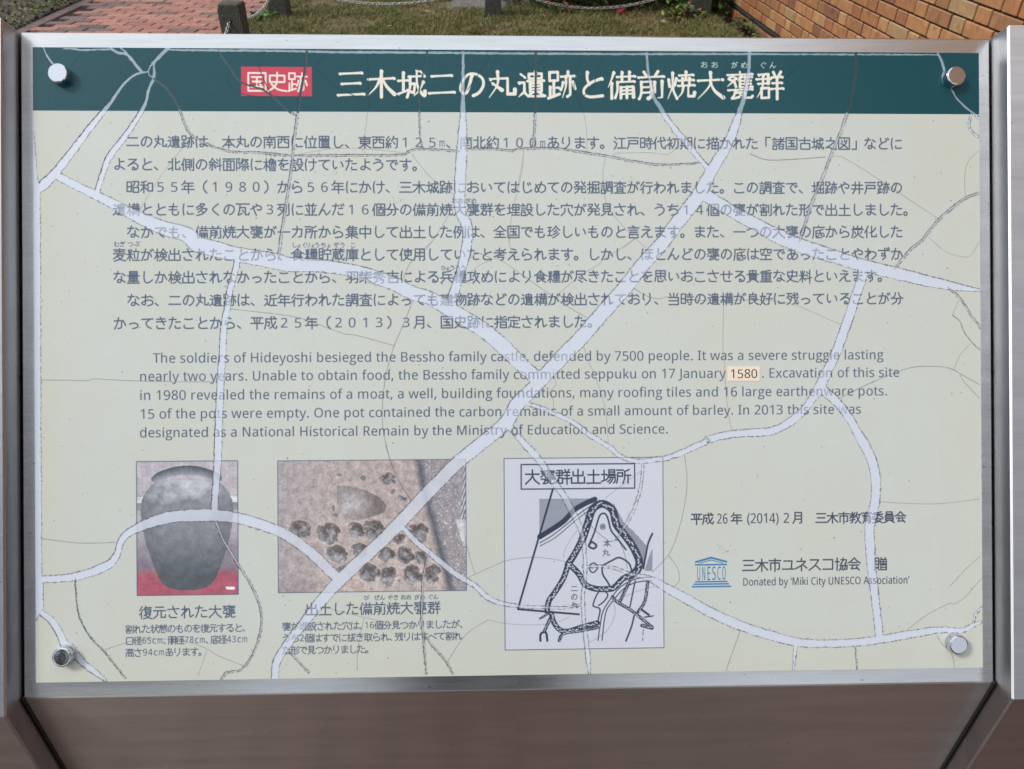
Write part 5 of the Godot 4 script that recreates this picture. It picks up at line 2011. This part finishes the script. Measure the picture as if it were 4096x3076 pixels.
# cracks in the cover film: x,y,width in quarter texels of the print
const SPLITS := [
	"1116,10,17 1301,15,22 1619,17,24 2044,16,24 2579,24,24 3114,24,24 3653,25,24 4086,27,22 5239,25,22 6149,19,24 6382,19,19 7101,18,19 7830,16,15",
	"248,7,9 353,14,19 437,21,22 521,16,17 668,12,22",
	"-1,703,4 7,873,15 16,1086,28 27,1214,54 27,1342,54 27,1619,58 24,2491,58 22,3429,58 23,3740,58 22,4495,60 30,4566,66 27,4778,66 14,4831,24 5,4872,7",
	"1143,-8,39 1058,78,37 984,154,22 967,202,15 909,208,24 835,240,26 751,321,28 645,476,32 581,551,41 454,712,54 327,883,63 211,1032,67 148,1107,76 95,1160,87 21,1219,65 -20,1225,65",
	"647,1,22 721,43,26 773,48,26 805,69,28 915,208,26",
	"731,0,11 773,27,15 805,64,15",
	"1031,100,26 1015,154,17 1020,218,30 1009,271,28 967,368,28 950,453,28 908,544,37 822,678,45 748,785,50 663,892,52 610,989,50 557,1149,45 530,1234,45 519,1277,45",
	"971,202,13 973,231,13 1013,255,13",
	"164,1075,65 347,1171,67 530,1261,71 661,1330,81 818,1415,92 976,1490,108 1113,1544,119 1292,1597,130 1368,1672,138 1542,1720,133 1704,1762,122 2035,1823,133 2144,1850,122 2362,1858,111 2581,1884,105 2799,1934,116 3018,2006,116 3216,2100,116 3348,2139,111 3512,2228,127 3655,2316,127 3843,2439,127 4008,2583,127 4136,2711,124 4279,2840,116",
	"6155,-3,28 6143,221,32 6103,407,39 6063,527,49 6035,614,70 5979,757,81 5902,899,92 5813,1041,97 5746,1172,114 5669,1292,119 5569,1422,119 5470,1542,119 5402,1642,116 5199,1870,122 5030,2081,127 4839,2292,127 4670,2486,127 4514,2641,127 4346,2818,122 4234,2939,116 4111,3060,122 4004,3226,116 3777,3414,111 3589,3565,111 3401,3751,111 3178,3983,111 3014,4156,111 2816,4341,106 2653,4490,106 2513,4629,100 2373,4790,88 2256,4940,76 2128,5101,70 2035,5250,65 2015,5366,59 2011,5448,70",
	"5713,1226,108 5877,1324,103 6041,1422,103 6206,1509,108 6410,1619,124 6658,1715,122 6941,1804,111 7168,1872,105 7452,1940,105 7736,2008,94 7965,2053,66 8148,2082,28 8205,2091,16",
	"5250,8,24 5260,139,24 5281,269,24 5313,400,30 5367,487,39 5410,563,45 5497,682,50 5584,780,48 5671,888,45 5780,1019,43 5813,1057,43",
	"3658,8,26 3654,365,30 3653,538,48 3649,689,70 3642,851,87 3630,1013,92 3622,1175,95 3618,1316,92 3633,1424,87 3676,1500,92 3691,1608,87 3687,1619,86 3664,1774,83 3630,1896,75 3591,2029,75 3552,2139,83 3535,2206,78",
	"1720,1784,53 1687,1938,50 1648,2080,50 1626,2234,55 1597,2387,55 1585,2607,58 1568,2826,61 1555,3100,61 1543,3398,65 1536,3576,62 1517,3813,58 1511,3908,55 1513,4003,55",
	"-9,4527,54 141,4526,58 339,4505,66 514,4454,72 631,4396,70 689,4314,54 713,4220,54 772,4149,60 901,4080,78 1076,4022,96 1229,4000,98 1428,3996,108 1569,4003,96 1733,4029,90 1915,4087,91 2053,4140,88 2203,4229,88 2375,4371,88 2490,4489,88 2594,4583,82",
	"6,4790,36 93,4844,53 162,4921,60 214,5017,60 243,5088,72 301,5124,72 370,5219,54 451,5291,50 532,5353,36 590,5406,12",
	"7151,1900,89 7121,2023,80 7075,2147,80 7029,2293,82 6971,2449,80 6913,2606,83 6844,2752,83 6787,2863,83 6752,2942,94 6683,3042,66 6592,3153,62 6479,3242,66 6343,3308,66 6196,3324,69 6076,3329,61 5907,3348,61 5738,3394,61 5763,3395,52 5637,3450,50 5511,3505,47 5373,3548,40 5356,3544,42 5202,3567,40 5084,3554,38 4978,3506,35 4910,3443,42 4732,3331,40 4599,3230,40 4455,3157,38 4322,3100,33 4200,3061,27 4134,3038,27",
	"6752,2930,78 6887,3043,73 7000,3178,71 7090,3336,73 7134,3411,87 7209,3562,84 7246,3726,84 7245,3901,79 7219,4026,82 7190,4176,84 7197,4377,82 7215,4603,74 7239,4816,69 7263,5030,67 7274,5168,62",
	"4664,4474,19 4841,4476,21 4959,4495,23 5077,4543,26 5196,4568,35 5290,4605,53 5403,4674,74 5578,4770,79 5753,4872,82 5953,4968,84 6129,5039,82 6317,5098,77 6506,5150,74 6658,5171,69 6869,5174,64 7059,5167,64 7262,5149,64 7440,5120,67 7631,5091,64 7823,5069,54 7950,5077,45 8027,5072,45 8104,5035,37 8187,4998,15",
	"8110,5041,17 8126,4941,17 8195,4873,17",
	"6532,5157,37 6518,5294,27 6507,5425,9",
	"7052,5177,12 7062,5302,10 7071,5428,5",
	"4004,3226,55 4114,3326,49 4066,3282,47 4154,3393,47 4177,3417,59 4294,3548,56 4410,3725,54 4503,3855,54 4573,3985,52 4643,4126,42 4666,4221,33 4683,4339,31 4690,4480,28 4681,4621,31 4669,4703,26 4668,4797,31 4673,4926,31 4684,5044,33 4701,5185,40 4712,5303,35 4722,5409,14",
	"3108,4110,40 3212,4228,47 3351,4347,47 3479,4454,47 3595,4548,47 3723,4620,42 3840,4728,47 3957,4782,35 4133,4813,26 4309,4824,23 4497,4830,21 4592,4814,16 4674,4806,16",
	"5196,3555,19 5189,3720,21 5141,3920,23 5069,4072,21 4997,4189,16 4961,4247,12",
	"86,-6,9 117,74,17 179,153,17",
	"7824,-3,19 7857,68,24 7885,156,24",
	"7885,150,17 7865,200,22 7873,255,19 7934,299,17 7989,397,17 8067,474,19 8156,540,19 8195,578,19",
	"8122,529,17 8099,617,17 8105,672,19 8188,743,17",
]
const SEAMS := [
	"1015,261,13 1120,346,15 1193,452,15 1240,548,15 1277,655,15 1339,751,15 1456,815,15 1593,868,15 1741,889,14 1934,894,14 2189,918,15 2467,914,15 2787,913,15 3002,912,15 3152,901,15 3195,874,15 3260,858,15 3432,863,15 3615,875,15",
	"2314,22,17 2300,178,19 2261,393,19 2234,565,19 2212,716,19 2195,856,19 2187,963,19 2156,1178,19 2122,1393,19 2089,1597,19 2085,1619,20 2065,1801,20",
	"1561,27,13 1671,182,13 1756,289,13 1937,352,13 2043,427,15 2138,523,15 2225,568,13",
	"3347,15,11 3329,150,13 3290,291,12 3273,421,12 3278,550,11 3282,712,11 3305,865,11",
	"4286,20,17 4285,307,17 4278,535,17 4266,752,17 4254,865,17",
	"3669,856,15 3917,856,15 4080,871,15 4081,863,15 4243,849,15 4460,849,16 4677,880,17 4949,923,17 5167,966,15 5386,989,15 5605,981,13 5725,970,11",
	"7097,2,22 7089,183,22 7054,369,22 7009,545,22 6952,709,22 6862,918,19 6794,1093,22 6705,1301,22 6637,1498,22 6586,1651,22",
	"8196,1228,19 8061,1278,19 7926,1377,19 7814,1476,19 7702,1608,19 7693,1631,20 7556,1743,20 7429,1895,20",
	"1516,4039,17 1580,4205,17 1708,4420,17 1824,4612,17 1899,4827,17 1893,5005,16 1821,5206,14 1726,5323,14 1600,5347,16 1560,5415,19",
	"3339,4335,16 3292,4533,16 3279,4697,16 3272,4883,19 3283,5047,16 3312,5387,12",
	"3294,5047,14 3393,5177,14 3485,5284,14 3537,5390,12",
	"2117,5147,14 2306,5359,14",
	"333,4522,7 344,4711,7 372,4865,8 464,5032,10 568,5140,11 649,5247,12 753,5379,12",
	"7907,2064,16 8010,2160,16 8100,2296,16 8191,2420,16",
]
const HAIRS := [
	"1329,762,3 1190,934,3 1041,1137,3 892,1383,3",
	"2835,46,4 2842,444,4 2827,584,4 2804,757,4 2777,854,4",
	"2200,915,3 2392,877,3 2574,854,3 2777,854,3 3109,885,3",
	"2777,854,3 2814,902,3",
	"3211,901,4 3323,1046,4 3452,1176,4 3570,1246,4",
	"2386,167,4 2556,316,4 2726,402,4 2838,444,4",
	"2359,178,4 2472,48,4",
	"4177,860,4 4165,1012,4 4132,1175,4 4076,1391,4 4042,1662,4",
	"4047,1619,4 4057,1730,4 4101,1830,4",
	"3547,1370,4 3482,1500,4 3330,1727,4",
	"3384,1652,6 3201,1829,6 3129,1978,6",
	"4688,34,4 4616,295,4 4658,435,4 4701,555,4 4722,685,4 4726,859,4",
	"4868,43,3 4812,207,3 4779,315,3 4658,430,3",
	"4178,871,4 4156,1012,4 4111,1229,4",
	"4884,929,3 4863,1075,3 4882,1282,3 4946,1412,3 5076,1564,3 5228,1706,3",
	"4949,912,4 4971,890,4 5277,884,4 5441,895,4 5540,791,4",
	"5141,1629,3 5031,1716,3",
	"5133,1631,4 5010,1720,4 4853,1820,4 4842,1842,4 4629,1975,4 4439,2141,4",
	"3918,1797,4 4001,1835,4 4182,1963,4",
	"4074,1885,6 4339,2074,6 4516,2197,6 4727,2325,6",
	"3703,1802,6 3780,1758,6 3891,1802,6",
	"3702,1929,3 3791,1857,3 3891,1819,3",
	"5125,2059,6 5242,2132,6 5354,2154,6 5421,2138,6 5634,2166,6 5915,2167,6 6257,2167,6",
	"6147,2167,4 6316,2173,4 6542,2213,4 6937,2382,4",
	"5915,2178,4 5903,2569,4 5917,2736,4 5927,2960,4 5953,3183,4 5980,3306,4",
	"4687,2564,4 4736,2709,4 4802,2876,4 4867,3087,4 4888,3265,4 4896,3432,4",
	"4435,2840,4 4445,2896,4 4389,2962,4 4422,3040,4 4419,3140,4",
	"3215,2161,7 3115,2403,7 3048,2557,7 2981,2789,7 2946,3053,7 2950,3274,7 2988,3452,7",
	"2032,2275,6 2250,2312,6 2490,2401,6 2632,2451,6 2730,2463,6 3048,2552,6",
	"1664,2232,6 2017,2273,6",
	"2972,3409,9 3018,3561,9 3087,3725,9 3191,3895,9",
	"52,2831,6 455,2837,6 498,2824,6 735,2838,6 1102,2851,6 1535,2856,6",
	"6939,3027,7 7104,2944,7 7332,2844,7 7560,2766,7 7754,2754,7 7914,2773,7 8051,2847,7 8176,2916,7",
	"7950,2785,4 8006,2656,4 8098,2555,4",
	"8005,2825,6 8039,2892,6 8175,3034,6",
	"7940,2306,11 8008,2363,11 8042,2453,11 8121,2555,11 8184,2611,11",
	"7728,1619,4 7875,1743,4 7989,1783,4 8098,1786,4 8185,1653,4",
	"8061,1267,4 8057,1090,4 8086,958,4 8176,864,4",
	"7992,2177,3 7940,2306,3",
	"6156,892,9 6265,936,9 6365,946,9 6596,935,9 6818,918,9",
	"6868,923,5 6962,917,5 7260,1092,5 7592,1311,5 7814,1454,5",
	"6435,252,4 6602,109,4",
	"56,4181,6 375,4222,6 667,4219,6",
	"574,5134,5 837,5055,5 1012,5046,5 1246,5067,5 1433,5135,5 1539,5201,5 1750,5288,5",
	"1439,5152,4 1362,5366,4",
	"5561,3512,6 5582,3711,6 5565,3923,6 5494,4209,6 5411,4388,6 5273,4530,6",
	"5418,4388,6 5492,4495,6 5510,4607,6 5460,4656,6",
	"6041,5050,7 5913,5397,7",
	"7289,3939,5 7575,3958,5 7830,3959,5 8176,3922,5",
	"7902,4687,5 8031,4550,5 8172,4426,5",
	"7517,5065,5 7696,4935,5 7901,4835,5 7933,4844,5 8029,4789,5 8184,4621,5",
	"7784,5119,6 7822,5188,6 7911,5277,6 7939,5404,6",
	"3842,4482,5 4018,4413,5 4241,4389,5 4406,4406,5 4523,4431,5",
	"5178,3649,4 4869,3882,4",
	"3839,4923,4 4050,4965,4 4367,4969,4 4544,4913,4",
	"4619,4162,4 4524,4302,4 4500,4395,4",
	"4713,5139,4 4873,5035,4 4945,4895,4 4934,4789,4",
	"4970,4766,4 5136,4697,4 5302,4652,4",
	"4668,3974,7 4749,4128,7 4902,4259,7 4973,4248,7 5031,4366,7 5054,4496,7",
	"4700,4474,6 4663,4656,6",
	"2465,4803,4 2778,4888,4 3010,4938,4 3231,4976,4",
	"2778,4888,5 2724,5156,5 2717,5343,5",
	"3665,4561,5 3842,4481,5",
	"3839,4926,5 3650,5052,5 3497,5272,5",
	"3553,3741,5 3634,3940,5 3655,4233,5 3729,4521,5",
	"211,4,9 164,68,9",
	"416,40,4 321,158,4",
	"1661,182,3 1639,278,3 1702,364,3 1850,406,3 2042,416,3",
	"1895,41,9 1916,180,9 1958,287,9 2021,416,9",
	"1756,294,5 1830,315,5 1952,287,5",
	"3890,50,4 3770,234,4 3694,343,4",
	"4167,48,4 4226,134,4 4215,178,4",
	"4302,107,5 4400,46,5",
	"5940,31,4 5956,145,4 5906,211,4 5895,288,4 5938,440,4 6036,522,4",
	"8048,12,9 7980,106,9",
]

# the castle plan
const MAP_LINES := [
	["d", 11.1, "1074,1053 1099,1038 1126,1020 1149,996 1173,982 1194,973"],
	["d", 1.8, "1074,1066 1102,1050 1137,1023 1167,999 1205,975"],
	["d", 1.5, "1074,1073 1108,1055 1149,1021 1185,994"],
	["b", 17.0, "1166,1061 1179,1023 1186,1000 1196,988 1211,983 1226,990 1235,1003 1240,1027 1255,1047 1273,1071 1284,1092 1290,1110 1286,1127 1272,1139"],
	["w", 8.2, "1180,1073 1193,1044 1202,1014 1208,1005 1217,1005 1223,1018 1229,1041 1243,1059 1261,1083"],
	["d", 3.5, "1180,1073 1193,1044 1202,1014 1208,1005 1217,1005 1223,1018 1229,1041 1243,1059 1261,1083"],
	["b", 14.7, "1167,1058 1152,1087 1135,1114"],
	["b", 12.3, "1135,1114 1125,1143 1107,1172 1093,1192 1089,1214"],
	["b", 12.9, "1135,1112 1148,1123 1160,1137 1172,1158 1195,1167 1219,1168 1235,1165 1254,1146 1272,1139"],
	["d", 4.1, "1319,1049 1310,1069 1305,1092 1299,1124"],
	["d", 3.5, "1210,1117 1231,1106 1247,1100 1267,1112 1273,1127"],
	["d", 2.6, "1182,1116 1191,1111 1200,1120 1190,1132 1182,1126 1182,1116"],
	["d", 3.5, "1209,1117 1210,1135 1219,1150 1225,1160"],
	["d", 4.1, "1187,1065 1197,1073 1191,1080 1180,1074 1187,1065"],
	["b", 11.1, "1098,1219 1104,1240 1118,1256 1136,1258 1165,1249 1198,1241"],
	["d", 2.9, "1198,1241 1204,1212 1192,1206 1189,1200 1201,1174 1216,1174 1221,1183 1210,1197 1201,1203"],
	["b", 7.0, "1115,1278 1124,1263 1159,1258 1198,1251"],
	["d", 2.1, "1199,1279 1204,1247 1210,1217 1228,1188 1251,1162 1284,1146 1317,1144"],
	["d", 2.1, "1208,1279 1216,1220 1232,1194 1257,1167 1284,1154 1317,1151"],
	["b", 7.0, "1231,1185 1242,1197 1269,1213 1292,1231 1317,1252"],
	["b", 7.0, "1269,1151 1248,1194"],
	["d", 2.9, "1281,1151 1269,1208"],
	["b", 7.0, "1308,1154 1302,1195 1287,1218"],
	["d", 3.5, "1278,1227 1272,1251 1260,1281"],
	["d", 1.5, "1298,1257 1297,1269"],
	["d", 1.5, "1297,1275 1296,1281"],
	["d", 4.7, "1074,1278 1075,1263 1086,1260 1089,1278"],
	["b", 7.0, "1083,1257 1095,1231"],
	["b", 4.7, "1074,1230 1092,1219"],
	["b", 7.6, "1295,1248 1317,1254"],
	["d", 2.9, "1301,1230 1318,1228"],
	["d", 4.7, "1295,1214 1310,1225"],
	["d", 4.1, "1103,950 1026,1208"],
	["d", 4.1, "1026,1209 1158,1222"],
	["d", 1.5, "1216,1033 1215,1037 1211,1038 1207,1037 1206,1033 1207,1029 1211,1027 1215,1029 1216,1033"],
	["d", 1.5, "1209,1030 1213,1035"],
	["d", 1.5, "1213,1030 1209,1035"],
	["d", 1.5, "1208,1033 1214,1033"],
]
const MAP_HATCH := [
	["x", "1073,971 1188,972 1149,996 1114,1025 1074,1045"],
	["l", "1235,982 1255,1021 1285,1051 1305,1074 1299,1116 1287,1121 1290,1101 1270,1068 1243,1032 1232,997"],
	["l", "1319,1082 1318,1130 1302,1129 1311,1101"],
]
